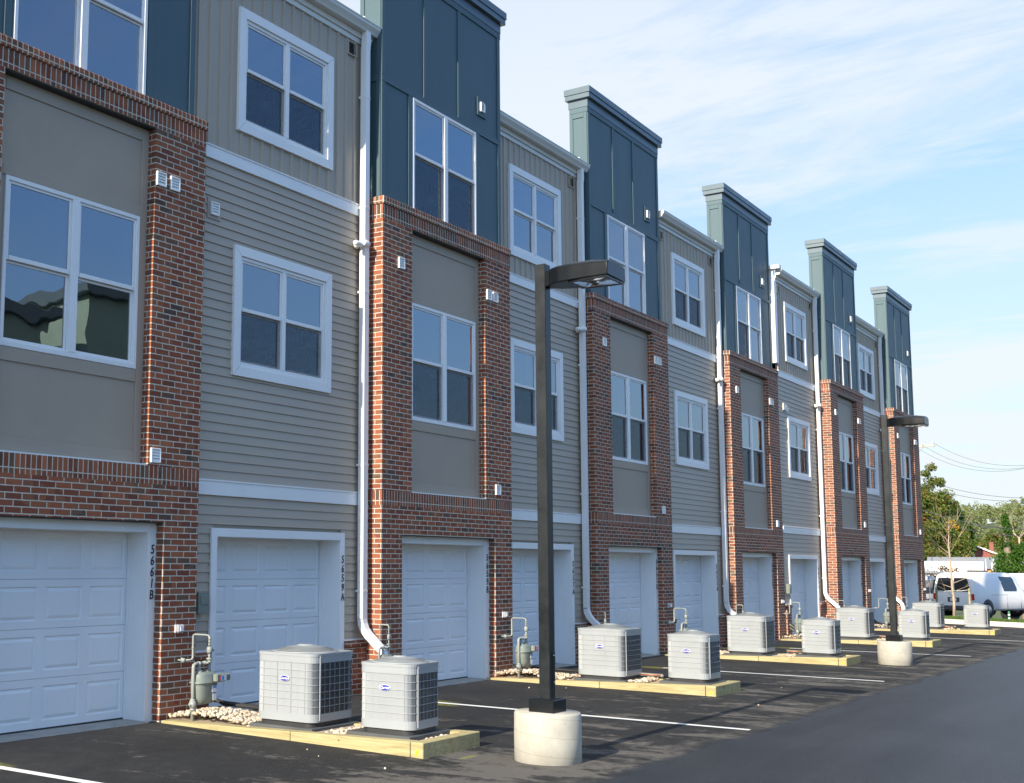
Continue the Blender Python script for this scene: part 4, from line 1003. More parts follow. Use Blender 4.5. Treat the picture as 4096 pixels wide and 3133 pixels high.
# ------------------------------------------------------------------ gas meters
def gas_meter():
    t = thing('gas_meter', 'm', 'gas meter', group='gas meters along the row')
    p = MB(); r = .019
    p.tube([(0,0,-.05), (0,0,.50), (.004,0,.53), (.03,0,.548), (.09,0,.548)], r*1.05, 10)
    for z in (.13, .16, .21): p.lathe([(.030, -.012), (.030, .012)], (0,0,z), 8)
    p.lathe([(.036, -.03), (.040, 0), (.036, .03)], (0,0,.175), 8); p.tube([(-.055,0,.175), (.02,0,.175)], .015, 6)
    p.lathe([(.028, -.02), (.028, .02)], (.09,0,.548), 10, 0, 'x'); p.tube([(.09,0,.55), (.09,0,.42)], r*.95, 10); p.lathe([(.034, -.01), (.034, .01)], (.09,0,.45), 12)
    # regulator and outlet
    p.tube([(.09,0,.548), (.25,0,.548)], r, 10); p.lathe([(.026, -.03), (.032, 0), (.026, .03)], (.18,0,.548), 8, 0, 'x'); p.tube([(.185,-.05,.55), (.185,.04,.55)], .014, 8)
    p.tube([(.25,0,.40), (.25,0,.60)], r*1.0, 10); p.lathe([(.034, -.012), (.034, .012)], (.25,0,.60), 8); p.lathe([(.030, -.012), (.030, .012)], (.25,0,.56), 8)
    p.tube([(.25,0,.60), (.25,0,.68)], .014, 8); p.lathe([(.026, -.045), (.033, -.02), (.033, .025), (.026, .05)], (.25,0,.72), 8); p.bbox(.27, .315, -.012, .012, .70, .735, .004)
    p.tube([(.25,0,.76), (.25,0,.90), (.25,.02,.925), (.25,.05,.93), (.25,.22,.93), (.25,.235,.92), (.25,.245,.90), (.25,.245,.60), (.24,.25,.575), (.22,.27,.565), (.16,.33,.562)], .0135, 10)
    for z in (.80, .84, .88): p.lathe([(.019, -.008), (.019, .008)], (.25,0,z), 8)
    p.lathe([(.018, -.008), (.018, .008)], (.25,.245,.74), 8); p.lathe([(.02, -.03), (.024, 0), (.02, .03)], (.17,.31,.562), 8); p.tube([(.16,.33,.60), (.16,.33,.53)], .009, 6)
    p.tube([(.16,.335,.562), (.16,.38,.562)], .013, 8)
    zf = lambda z: z*1.2 if z < .5 else .6+(z-.5)*.33/.43
    p.v = [(v[0], v[1], zf(v[2])) for v in p.v]
    p.build('meter_pipework', M['pipe'], t)
    b = MB(); prof = [(.00, .26), (.045, .262), (.078, .30), (.092, .36), (.098, .43)]
    def sect(w_, d_, z, n=20, e=3.2):
        out_ = []
        for k in range(n):
            a = 2*math.pi*k/n; c_, s_ = math.cos(a), math.sin(a)
            out_.append((.135+w_*abs(c_)**(2/e)*(1 if c_ >= 0 else -1), d_*abs(s_)**(2/e)*(1 if s_ >= 0 else -1), z))
        return out_
    rings = [sect(.05, .035, .125), sect(.085, .058, .14), sect(.102, .07, .19), sect(.108, .074, .30), sect(.108, .074, .318), sect(.118, .082, .322), sect(.118, .082, .334), sect(.108, .074, .338), sect(.104, .070, .40), sect(.080, .055, .425), sect(.03, .02, .43)]
    n = 20; vs = [p_ for r_ in rings for p_ in r_]; fs = [(i*n+j, i*n+(j+1) % n, i*n+n+(j+1) % n, i*n+n+j) for i in range(len(rings)-1) for j in range(n)] + [tuple(range(n-1, -1, -1)), tuple(range(len(vs)-n, len(vs)))]
    b.add(vs, fs, 0, True); b.lathe([(.018, 0), (.018, .03)], (.135-.045, 0, .415), 10); b.bbox(.15, .20, -.02, .02, .42, .445, .006)
    up_ = lambda b_: setattr(b_, 'v', [((v[0]-.135)*1.42+.17, v[1]*1.35, (v[2]-.125)*1.12+.205) for v in b_.v])
    up_(b); b.build('meter_body', M['meter'], t)
    i_ = MB(); i_.bbox(.150, .262, -.125, -.075, .333, .412, .010); i_.bbox(.262, .318, -.118, -.060, .340, .405, .008, 0); up_(i_); ix = i_.build('index_box', M['meter'], t)
    s = MB(); s.box(.195, .258, -.1275, -.1255, .345, .398, 0); s.box(.205, .228, -.129, -.1276, .35, .393, 1); s.box(.190, .197, -.1285, -.1265, .345, .40, 2)
    s.box(.150, .200, -.0765, -.0742, .235, .300, 0); s.box(.160, .196, -.0776, -.0766, .275, .298, 1); s.box(.160, .200, -.0762, -.0735, .16, .222, 0)
    up_(s); s2 = MB(); s2.v, s2.f, s2.m, s2.sm = s.v[24:], [tuple(i-24 for i in f) for f in s.f[18:]], s.m[18:], s.sm[18:]
    s.v, s.f, s.m, s.sm = s.v[:24], s.f[:18], s.m[:18], s.sm[:18]
    for q_ in (s, s2): q_.build('meter_sticker', [M['labelw'], M['labelb'], M['labelr']], t)
    return t
gm = gas_meter()
ml = ['gas meter with blue and white stickers in the gravel by the nearest brick pier', 'gas meter left of the near lamp pole, in front of garage 5657A', 'gas meter seen right behind the large condenser of the second bed',
      'gas meter beside the low brick pier of the bay left of the fourth blue parapet', 'gas meter in the gravel just left of the farther lamp pole']
for k in range(5):
    m = gm if k == 0 else dup(gm)
    m.location = (ISX[k]+.13, TY[k]-.38, gz(ISX[k])); m['label'] = ml[k]
m2 = ['gas meter half hidden behind the nearest small condenser, by the white downspout elbow', 'gas meter whose grey pipe loop shows above the large condenser behind the near lamp post', 'gas meter showing only its pipe loop above the large condenser of the third bed',
      'gas meter with its pipe loop above the large condenser left of the farther lamp', 'gas meter beside the last tower, right of the farther lamp pole']
for k in range(5):
    m = dup(gm); m.location = (TX[k+1]-.28, TY[k+1]-.16, gz(TX[k+1])); m.scale = (.9, .6, 1.0); m['label'] = m2[k]

# refrigerant line bundles lying over the gravel
rl = ['black and grey refrigerant lines between the nearest gas meter and the large condenser', 'refrigerant lines curving out of the second gravel bed', 'refrigerant lines between the condensers of the third bed',
      'refrigerant lines behind the farther lamp post', 'refrigerant lines between the condensers of the last bed']
for k in range(5):
    x = ISX[k]; z = gz(x); t = thing('refrigerant_lines', rl[k], 'pipes', (x, 0, z), group='refrigerant lines of the beds')
    yb = SY[k]
    for i, (dx_, m, r) in enumerate(((0, 'hose', .020), (.03, 'greypipe', .016), (.065, 'hose', .022), (.10, 'greypipe', .013), (.14, 'hose', .007))):
        b = MB(); b.tube([(.62+dx_*.6, yb-.03, .42-.04*i), (.63+dx_*.6, yb-.10, .40-.05*i), (.66+dx_, yb-.25, .24-.02*i), (.70+dx_, yb-.45, .165), (.76+dx_, yb-.75, .150), (.80+dx_*.8, yb-1.2, .145), (.72+dx_*.5, -1.50, .15), (.66+dx_*.3, -1.60, .16)], r, 8)
        b.build('insulated_pipe' if m == 'hose' else 'conduit', M[m], t)
    b = MB(); b.tube([(.80, -2.20, .16), (.92, -2.32, .15), (.86, -2.50, .155), (.72, -2.56, .165)], .024, 8); b.build('conduit', M['greypipe'], t)
    b = MB(); b.tube([(.72, -2.22, .165), (.80, -2.36, .16), (.78, -2.52, .165)], .009, 8); b.build('copper_pipe', M['copper'], t)

# ------------------------------------------------------------------ kerb, verge, planting
def kerb():
    pts = [(41.9, 3.5), (41.0, .5), (40.0, -1.0), (38.95, -3.0), (37.7, -6.0), (36.0, -10.0), (33, -16)]
    out_ = MB(); 
    P = [Vector((x, y, gz(x))) for x, y in pts]
    def off(i, d):
        a = P[min(i+1, len(P)-1)] - P[max(i-1, 0)]; n = Vector((-a.y, a.x, 0)).normalized()
        return P[i] + n*d*(1 if n.x > 0 else -1)
    vs = []
    for i in range(len(P)):
        for (d, h) in ((0, -.05), (0.02, .135), (.04, .15), (.17, .15), (.17, -.05)): q = off(i, d); vs.append((q.x, q.y, q.z+h))
    n = 5; fs = [(i*n+j, i*n+j+1, i*n+n+j+1, i*n+n+j) for i in range(len(P)-1) for j in range(n-1)]
    out_.add(vs, fs)
    tag(out_.build('kerb', M['kerb']), 'long pale concrete kerb closing the end of the lane', kind='structure')
    g = MB(); vs = []
    for i in range(len(P)):
        for d, h in ((.17, .145), (.9, .17), (2.3, .15), (2.9, -.06)): q = off(i, d); vs.append((q.x, q.y, q.z+h))
    g.add(vs, [(i*4+j, i*4+j+1, i*4+5+j, i*4+4+j) for i in range(len(P)-1) for j in range(3)])
    tag(g.build('verge', M['soil']), 'narrow grassy verge behind the kerb', kind='structure')
    r = random.Random(5); b = MB()
    for i in range(9000):
        k = r.uniform(.3, 4.99); j = int(k); f = k-j; a = off(j, 0)*(1-f)+off(min(j+1, len(P)-1), 0)*f; c = off(j, 1)*(1-f)+off(min(j+1, len(P)-1), 1)*f; dv = c-a
        d = r.uniform(.18, 1.6); q = a+dv*d; h = r.uniform(.04, .09); th = r.uniform(0, 6.28); w2 = .012; ux, uy = math.cos(th)*w2, math.sin(th)*w2; zb = q.z+.14
        b.add([(q.x-ux, q.y-uy, zb), (q.x+ux, q.y+uy, zb), (q.x+r.uniform(-.02, .02), q.y+r.uniform(-.02, .02), zb+h)], [(0,1,2)])
    tag(b.build('grass', M['grass'], fix=False), 'short green grass growing on the verge behind the kerb', kind='stuff')
kerb()

def branch(b, p, d, ln, r, depth, rnd, spread=.55, tips=None, up=.12, k=3, seg=6):
    pts = [p.copy()]; q = p.copy(); dd = d.copy()
    for i in range(3):
        dd = (dd + Vector((rnd.uniform(-1,1), rnd.uniform(-1,1), rnd.uniform(-.5,1)))*.13 + Vector((0,0,up*.3))).normalized(); q = q+dd*ln/3; pts.append(q.copy())
    b.tube(pts, [r, r*.85, r*.7, r*.55], seg if r > .02 else 4, cap=False)
    if tips is not None: tips.append(q.copy())
    if depth <= 0: return
    for i in range(k):
        nd = (dd + Vector((rnd.uniform(-1,1), rnd.uniform(-1,1), rnd.uniform(-.6,1)))*spread + Vector((0,0,up))).normalized()
        branch(b, pts[rnd.choice((2, 3))] if i else q, nd, ln*rnd.uniform(.62, .85), r*.6, depth-1, rnd, spread, tips, up, k, seg)

def leaf_cloud(b, centres, n, r, size, rnd):
    for i in range(n):
        c, rad = rnd.choice(centres)
        v = Vector((rnd.gauss(0,1), rnd.gauss(0,1), rnd.gauss(0,1))).normalized() * rad*(rnd.random()**.45)
        v.z *= .8; p = c+v; s = size*rnd.uniform(.6, 1.4)
        n1 = Vector((rnd.uniform(-1,1), rnd.uniform(-1,1), rnd.uniform(-1,1))).normalized(); a = n1.orthogonal().normalized(); bb = n1.cross(a)
        b.add([p-a*s, p-bb*s*.5, p+a*s, p+bb*s*.5], [(0,1,2,3)])

def sapling():
    rnd = random.Random(11); t = thing('sapling', 'staked bare sapling on the verge in front of the white van', 'tree', (42.76, -.86, -.06))
    b = MB(); top = Vector((-.05, .02, 1.75)); b.tube([(0,0,-.05), (.01,-.02,.5), (-.02,.01,1.1), top, (-.08, .05, 2.6), (-.02, .0, 3.6)], [.055, .047, .042, .036, .022, .006], 8)
    b.build('trunk', M['palebark'], t)
    c = MB(); tips = []
    for i in range(17):
        z = .75+i*.145; th = rnd.uniform(0, 6.28); ln = rnd.uniform(.5, .95)*(1.0 if z > 1.3 else .75)
        branch(c, Vector((-.03, 0, z)), Vector((math.cos(th), math.sin(th), .75 if z > 1.4 else .25)).normalized(), ln, .014, 2, rnd, .5, tips, .12, 2, 4)
    c.build('branches', M['palebark'], t, fix=False)
    l = MB(); cs = [(p, .12) for p in tips if p.z > 1.5][:90]; leaf_cloud(l, cs, 70, .1, .028, rnd)
    cs = [(Vector((-.1, -.05, 3.42)), .17), (Vector((.0, -.20, 3.22)), .14), (Vector((.0, .08, 3.12)), .08)]; leaf_cloud(l, cs, 90, .1, .038, rnd)
    l.build('yellow_leaves', M['leaf_yellow'], t, fix=False)
    for i, (x, y) in enumerate(((43.30, -.22), (42.95, -1.36))):
        s = MB(); s.bbox(x-42.76-.03, x-42.76+.03, y+.86-.03, y+.86+.03, 0, 1.02, .006); st = s.build('stake', M['timber'], t)
    r_ = MB(); r_.tube([(.54, .64, .93), (.25, .33, .90), (0, .02, .93)], .009, 6); r_.tube([(0, -.02, .93), (.09, -.25, .93), (.19, -.50, .97)], .009, 6); r_.build('tie_wire', M['vent'], t)
sapling()
mk = thing('marker_post', 'short green and white banded marker post on the verge before the van', 'marker', (41.63, -2.77, -.06))
b = MB(); b.lathe([(.035, 0), (.035, .27), (.028, .285), (0, .29)], (0,0,0), 12); b.build('post', M['greenmark'], mk)
for z0, z1 in ((.0, .07), (.14, .19)): b = MB(); b.lathe([(.037, z0), (.037, z1)], (0,0,0), 12); b.build('white_band', M['vent'], mk)

# ------------------------------------------------------------------ vans
def van():
    """origin below the middle of the rear bumper; x runs forward"""
    t = thing('van', 'v', 'van', group='white vehicles in the lot beyond')
    # stations: x, half width low, belt z, half width belt, roof z, half width roof edge, floor z
    st = [(0.00, .86, 1.12, .90, 1.90, .74, .34), (.05, .93, 1.12, .97, 1.99, .78, .33), (.5, .96, 1.12, 1.0, 2.05, .80, .33), (1.6, .96, 1.12, 1.0, 2.07, .80, .33), (2.9, .96, 1.12, 1.0, 2.07, .79, .33),
          (3.5, .96, 1.12, 1.0, 2.03, .76, .33), (3.85, .96, 1.12, 1.0, 1.93, .72, .33), (4.45, .95, 1.10, .98, 1.30, .80, .33), (4.65, .94, 1.06, .96, 1.16, .80, .33), (5.25, .90, .95, .92, 1.00, .74, .36), (5.42, .82, .85, .84, .90, .66, .40)]
    vs = []; n = 14
    for (x, wl, bz, wb, rz, wr, fz) in st:
        half = [(wl*.92, fz), (wl, fz+.10), (wb*1.0, (fz+bz)/2), (wb, bz), (wb*.5+wr*.5, (bz+rz)/2+.05), (wr, rz-.07), (wr*.80, rz-.005)]
        for (y, z) in half: vs.append((x, -y, z))
        for (y, z) in reversed(half): vs.append((x, y, z))
    fs = [(i*n+j, i*n+(j+1) % n, i*n+n+(j+1) % n, i*n+n+j) for i in range(len(st)-1) for j in range(n)] + [tuple(range(n-1, -1, -1)), tuple(range((len(st)-1)*n, len(st)*n))]
    b = MB(); b.add(vs, fs, 0, True); bo = b.build('body', M['van'], t)
    def hw(z): 
        wb, wr, bz, rz = 1.0, .80, 1.12, 2.05
        if z <= bz: return wb
        f = (z-bz)/(rz-.07-bz); return wb*(1-f)+wr*f if f > .55 else wb+( (wb*.5+wr*.5)-wb )*f/.55*1.0
    # side windows (both front doors) and rear windows, slightly proud glass with depth
    for sd_ in (-1, 1):
        pts = [(2.42, 1.22), (3.45, 1.22), (3.50, 1.36), (3.36, 1.80), (3.26, 1.86), (2.24, 1.88)]
        g = MB(); o1 = [(x, sd_*(hw(z)+.018), z) for x, z in pts]; o2 = [(x, sd_*(hw(z)-.05), z) for x, z in pts]
        g.add(o1+o2, [tuple(range(6))]+[(i, (i+1) % 6, 6+(i+1) % 6, 6+i) for i in range(6)]); g.build('side_window', M['vglass'], t)
    for sd_ in (-1, 1):
        g = MB(); pts = [(sd_*.07, 1.20), (sd_*.76, 1.20), (sd_*.80, 1.26), (sd_*.68, 1.76), (sd_*.62, 1.81), (sd_*.07, 1.81)]
        g.prism([(y, z) for y, z in pts], 'x', -.022, .06); g.build('rear_window', M['vglass'], t)
        g = MB(); g.bbox(-.03, .10, sd_*.90-.055, sd_*.90+.055, .82, 1.10, .01); g.build('tail_light', M['red'], t)
    g = MB(); g.bbox(-.16, .10, -.93, .93, .36, .56, .03); g.build('rear_bumper', M['bumper'], t)
    g = MB(); g.bbox(-.020, .02, -.27, .27, .72, .93, .006); lp = g.build('plate_recess', M['bumper'], t)
    g = MB(); g.bbox(-.028, -.021, -.15, .15, .76, .90, .002); g.build('licence_plate', M['labelw'], lp)
    g = MB(); g.box(-.008, .02, -.006, .006, .58, 1.95); 
    for sd_ in (-1, 1):
        g.box(1.35, 2.58, sd_*.999-.006, sd_*.999+.006, 1.045, 1.056); g.box(2.62, 2.628, sd_*.995-.008, sd_*.995+.008, .45, 1.10); g.box(3.78, 3.79, sd_*.99-.01, sd_*.99+.01, .45, 1.10)
        g.box(.55, 3.9, sd_*.985-.004, sd_*.985+.004, .642, .648)
    g.build('panel_seam', M['bumper'], t)
    for x in (1.02, 4.55):
        for sd_ in (-1, 1):
            a = MB(); a.lathe([(.0, 0), (.44, 0), (.44, .05*sd_), (0, .05*sd_)], (x, sd_*.958, .42), 32, 0, 'y'); a.build('wheel_arch', M['dark'], t)  # dark disc stands in for the shaded hollow of the arch
            wt = MB(); wt.lathe([(0, .07), (.20, .07), (.33, .08), (.365, .05), (.37, 0), (.365, -.12), (.20, -.13)] if sd_ > 0 else [(0, -.07), (.20, -.07), (.33, -.08), (.365, -.05), (.37, 0), (.365, .12), (.20, .13)], (x, sd_*.94, .37), 32, 0, 'y'); wl = wt.build('wheel', M['tyre'], t)
            rm = MB(); yy = sd_*1.02; rm.lathe([(.225, .004*sd_), (.21, .0), (.14, -.02*sd_), (.09, .01*sd_), (0, .012*sd_)], (x, yy, .37), 32, 0, 'y'); rm.build('rim', M['rim'], wl)
    return t
v1 = van(); v1['label'] = 'white cargo van with dark rear windows parked beyond the verge, seen from its back corner'
v1.location = (55.6, 1.38, -.58); v1.rotation_euler = (0, 0, R(-21))
v2 = dup(v1); v2['label'] = 'white vehicle mostly hidden behind the last tower, carrying grey pipes on its roof'; v2.location = (57.6, 2.75, -.72); v2.rotation_euler = (0, 0, R(78))
v3 = dup(v1); v3['label'] = 'white vehicle whose roof just shows over the van at the right edge'; v3.location = (61.5, .9, -.62); v3.rotation_euler = (0, 0, R(-75))
pb = thing('pipe_bundle', 'grey pipes tied on the roof of the white vehicle behind the last tower', 'pipes', (57.6, 2.75, 0))
b = MB()
for i in range(5): b.tube([(-.35+i*.13, -1.0, 1.42+.03*(i % 2)), (-.30+i*.13, .8, 1.46), (-.1+i*.13, 4.2, 1.55)], .05, 8)
b.build('pipes', M['greyroof'], pb); b = MB()
for y in (.0, 1.6): b.box(-.6, .6, y-.03, y+.03, 1.34, 1.375)
b.build('roof_rack', M['bumper'], pb)

# ------------------------------------------------------------------ trucks, warehouse, house behind
tr = thing('flatbed_body', 'dark low truck body with orange lettering, seen over the van roof', 'truck', (70.5, 2.1, -1.3), R(-80))
b = MB(); b.bbox(-1.1, 1.15, 0, 2.0, 1.9, 2.84, .02); b.build('dump_body', M['bumper'], tr)
for x in (-.8, .9):
    b = MB(); b.lathe([(0, -.15), (.45, -.15), (.48, 0), (.45, .12), (0, .12)], (x, .15, .5), 24, 0, 'y'); b.build('wheel', M['tyre'], tr)
b = MB(); b.box(-1.0, 1.0, .2, 1.8, .8, 1.9); b.build('chassis', M['dark'], tr)
text_mesh('G&T', .42, 'lettering', M['orange'], tr, (.28, -.006, 2.66), (R(90), 0, 0), bold=.01)
se = thing('semi_truck', 'white semi truck with a rounded roof fairing and a box trailer', 'truck', (131.5, 11.0, -1.85), R(-84))
b = MB(); prof = [(-.1, 1.0), (-.1, 4.0), (.55, 4.02), (1.25, 3.9), (1.95, 3.5), (2.45, 2.9), (2.75, 2.35), (3.6, 2.15), (3.85, 1.9), (3.9, 1.0)]
b.prism(prof, 'y', -1.1, 1.1); cb = b.build('cab', M['van'], se)
bv = cb.modifiers.new('bevel', 'BEVEL'); bv.width = .12; bv.segments = 3; bv.limit_method = 'ANGLE'; bv.angle_limit = R(50)
b = MB(); b.prism([(1.0, 2.75), (1.0, 3.5), (1.45, 3.4), (1.3, 2.9)], 'y', -1.12, -1.09); b.build('cab_window', M['vglass'], se)
b = MB(); b.prism([(2.0, 2.0), (2.0, 2.75), (2.35, 2.75), (2.7, 2.1)], 'y', -1.13, -1.09); b.build('side_window', M['vglass'], se)
b = MB(); b.bbox(-9.5, -.75, -1.25, 1.25, 1.1, 4.1, .04); b.build('box_trailer', M['van'], se)
for x in (-8.2, -7.0, .3, 3.0):
    b = MB(); b.lathe([(0, -.15), (.48, -.15), (.5, 0), (.48, .12), (0, .12)], (x, -1.0, .5), 20, 0, 'y'); b.build('wheel', M['tyre'], se)
for x in (-.55, .12):
    b = MB(); b.tube([(x, -1.16, 1.0), (x, -1.16, 4.35)], .06, 8); b.build('exhaust_stack', M['rim'], se)
wh = thing('warehouse', 'long low white warehouse with a red band and grey roof beyond the lot', 'building', (156, 13.5, -1.75), R(-84))
b = MB(); b.box(-8, 40, 0, 12, 0, 2.55); b.build('wall', M['whitewall'], wh)
b = MB(); b.box(-8.02, 40.02, -.04, 12, 2.552, 3.25); b.build('red_band', M['redwall'], wh)
b = MB(); b.prism([(-.3, 3.252), (12.3, 3.252), (12.3, 4.5), (2.5, 4.62)], 'x', -8.2, 40.2); b.build('roof', M['greyroof'], wh)
for x in (2.2, 11.5, 24):
    b = MB(); b.bbox(x, x+1.2, -.08, .1, 0, 2.9, .02); b.build('door_bay', M['redwall'], wh)
    b = MB(); b.box(x+.2, x+1.0, -.10, -.075, 0, 2.3); b.build('door', M['dark'], wh)
for x in (4.0, 7.7, 15, 20):
    b = MB(); b.tube([(x, -.1, 0), (x, -.1, 4.7)], .07, 8); b.build('pipe', M['redwall'], wh)
ho = thing('brick_house', 'red brick house with white rakes and a chimney showing between the trees', 'house', (182, 19.6, .75), R(-84)); ho.scale = (.78, .78, .78)
b = MB(); b.prism([(-3.4, 0), (3.2, 0), (3.2, 2.9), (-1.2, 4.75), (-3.4, 3.6)], 'y', 0, 8); b.build('wall', M['redbrickfar'], ho)
b = MB(); b.prism([(-3.9, 3.35), (-1.2, 4.82), (3.7, 2.75), (3.7, 2.95), (-1.2, 5.06), (-3.9, 3.6)], 'y', -.4, 8.4); rf = b.build('roof', M['greyroof'], ho)
b = MB(); b.prism([(-3.9, 3.33), (-1.2, 4.80), (3.7, 2.73), (3.7, 2.97), (-1.2, 5.08), (-3.9, 3.62)], 'y', -.46, -.405); b.build('rake_board', M['whitewall'], rf)
b = MB(); b.bbox(.9, 1.6, 2.2, 3.0, 3.5, 5.45, .03); b.bbox(.84, 1.66, 2.14, 3.06, 5.45, 5.62, .03); b.build('chimney', M['redbrickfar'], rf)
b = MB(); b.bbox(-2.4, -1.3, -.08, .02, 2.1, 3.4, .02); wn_ = b.build('window', M['whitewall'], ho); b = MB(); b.box(-2.25, -1.45, -.10, -.082, 2.25, 3.25); b.build('pane', M['vglass'], wn_)
b = MB(); b.prism([(-2.6, 1.55), (3.0, 1.55), (2.6, 1.85), (-2.2, 1.85)], 'y', -2.2, -.05); b.build('porch_roof', M['greyroof'], ho)

# ------------------------------------------------------------------ trees
def tree(name, label, loc, h_trunk, crowns, n, size, mat, seed, bark='bark', tr_=.2, nb=7, cat='tree', group=None):
    rnd = random.Random(seed); t = thing(name, label, cat, loc, group=group)
    top = max(c[0].z for c in crowns)
    b = MB(); b.tube([(0,0,-.3), (.05,.05,h_trunk*.6), (0,.1,h_trunk), (.1, 0, top*.8)], [tr_*1.3, tr_, tr_*.8, tr_*.3], 8)
    for c, r in crowns[:nb]:
        s = Vector((0,0,h_trunk*rnd.uniform(.5, 1.0))); m = (s+c)/2+Vector((rnd.uniform(-.3,.3), rnd.uniform(-.3,.3), 0)); b.tube([s, m, c], [tr_*.5, tr_*.35, tr_*.12], 6)
    b.build('trunk', M[bark], t, fix=False)
    l = MB(); leaf_cloud(l, crowns, n, 1, size, rnd); l.build('crown', M[mat], t, fix=False)
    return t
rnd = random.Random(21)
def blob(cx_, cy_, cz_, rx, ry, rz_, n, r0, r1):
    o = []
    for i in range(n):
        v = Vector((rnd.gauss(0,1), rnd.gauss(0,1), rnd.gauss(0,1))).normalized()*rnd.random()**.4
        o.append((Vector((cx_+v.x*rx, cy_+v.y*ry, cz_+v.z*rz_)), rnd.uniform(r0, r1)))
    return o
tree('broadleaf_tree', 'large green and russet tree rising just right of the last tower', (170, 25.9, -.5), 4.0,
     blob(0, -.6, 6.3, 3.6, 4.2, 5.4, 60, 1.0, 1.8) + blob(-.4, -3.9, 5.0, 2.6, 2.5, 3.6, 30, .9, 1.6) + blob(0, -2.9, 9.6, 2.4, 2.4, 2.8, 30, .8, 1.4) + blob(0, -2.2, 12.0, 1.3, 1.6, 2.0, 12, .6, 1.1) + [(Vector((0, -2.6, 15.2)), .75), (Vector((0, -1.9, 14.4)), .65), (Vector((0, -3.5, 13.3)), .7)], 26000, .17, 'leaf_mixed', 1, tr_=.4)
tree('broadleaf_tree', 'darker green tree with a pointed top, right of the large russet tree', (176, 21.4, -.3), 4.0,
     blob(0, .2, 6.2, 2.0, 1.6, 3.0, 30, .7, 1.1) + [(Vector((0, .15, 8.2+i*.48)), .95-.15*i) for i in range(6)], 12000, .18, 'leaf_green', 2, tr_=.35)
tree('broadleaf_tree', 'low leafy trees behind the white truck', (196, 24.6, .6), 2.5, blob(0, 0, 3.6, 3.0, 2.2, 2.2, 30, .8, 1.4), 9000, .2, 'leaf_mixed', 3, tr_=.3)
tree('shrub', 'twiggy shrub with russet leaves in front of the white trailer', (63, 3.3, -.9), 1.0, blob(0, -.15, 2.15, .6, 1.05, .85, 26, .2, .38), 2600, .05, 'leaf_red', 4, tr_=.06, cat='shrub')
iv = tree('ivy_tree', 'ivy covered tree trunk standing right of the brick house', (66.5, .55, -1.0), 4.5,
     blob(0, -.05, 2.5, .5, .85, 1.15, 34, .3, .5) + blob(0, -.1, 3.4, .4, .70, .6, 14, .25, .42) + [(Vector((0, .05+.05*math.sin(i), 3.9+i*.17)), .30-.012*i) for i in range(10)] + blob(0, -.75, 3.6, .4, .45, .45, 8, .2, .35), 11000, .06, 'leaf_ivy', 5, nb=4)
def bare(label, loc, seed, h, ln, lean=(0,0), depth=5, r=.12):
    rn = random.Random(seed); t = thing('bare_tree', label, 'tree', loc); b = MB()
    p = Vector((lean[0], lean[1], h)); b.tube([(0,0,-.3), (lean[0]*.4, lean[1]*.4, h*.5), p], [r*1.3, r, r*.75], 8); b.build('trunk', M['palebark'], t)
    c = MB()
    for i in range(4): branch(c, p, Vector((rn.uniform(-.3,.3), rn.uniform(-1,1), 1.1)).normalized(), ln, r*.5, depth-1, rn, .55, None, .1, 2, 5)
    c.build('branches', M['palebark'], t, fix=False); return t
bare('pale bare crown rising above the ivy covered trunk', (79.5, 1.75, -1.4), 8, 4.9, .72, r=.07)
bare('leaning bare tree at the right edge behind the white vehicles', (72, -.6, -1.3), 9, 3.4, .8, (0, -.9), r=.09)
tree('broadleaf_tree', 'yellow green scrub at the right edge between ivy and wires', (190, 17.2, .0), 2.0, blob(0, 0, 4.6, 2.5, 4.5, 2.0, 30, .9, 1.7), 9000, .2, 'leaf_mixed', 12)

# ------------------------------------------------------------------ wooded hill
def hill_h(x, y):
    d = max(0, min(1, (x-150)/190)); s = d*d*(3-2*d)
    return -1.2 + s*(12.6 + 3.0*math.sin(y*.045+.2) + 1.5*math.sin(y*.11+x*.02)) 
def hills():
    b = MB(); xs = [150+i*12 for i in range(22)]; ys = [-90+i*12 for i in range(26)]
    vs = [(x, y, hill_h(x, y)-.6) for x in xs for y in ys]; n = len(ys)
    b.add(vs, [(i*n+j, (i+1)*n+j, (i+1)*n+j+1, i*n+j+1) for i in range(len(xs)-1) for j in range(n-1)], 0, True)
    tag(b.build('hill', M['soil']), 'low wooded hill on the horizon', kind='structure')
    rn = random.Random(31); b = MB()
    for i in range(620):
        x = rn.uniform(178, 380); y = rn.uniform(-30, 115)
        az = math.degrees(math.atan2(y+9.5, x+6.6))
        if az < 4.5 or az > 15: continue
        z = hill_h(x, y); r = rn.uniform(1.5, 3.0); cs = blob(x, y, z+r*.9, r*.7, r*.7, r*.7, 7, r*.35, r*.6)
        leaf_cloud(b, cs, 210, 1, .27, rn)
    tag(b.build('forest', M['forest'], fix=False), 'green and russet woodland covering the hill', kind='stuff')
hills()

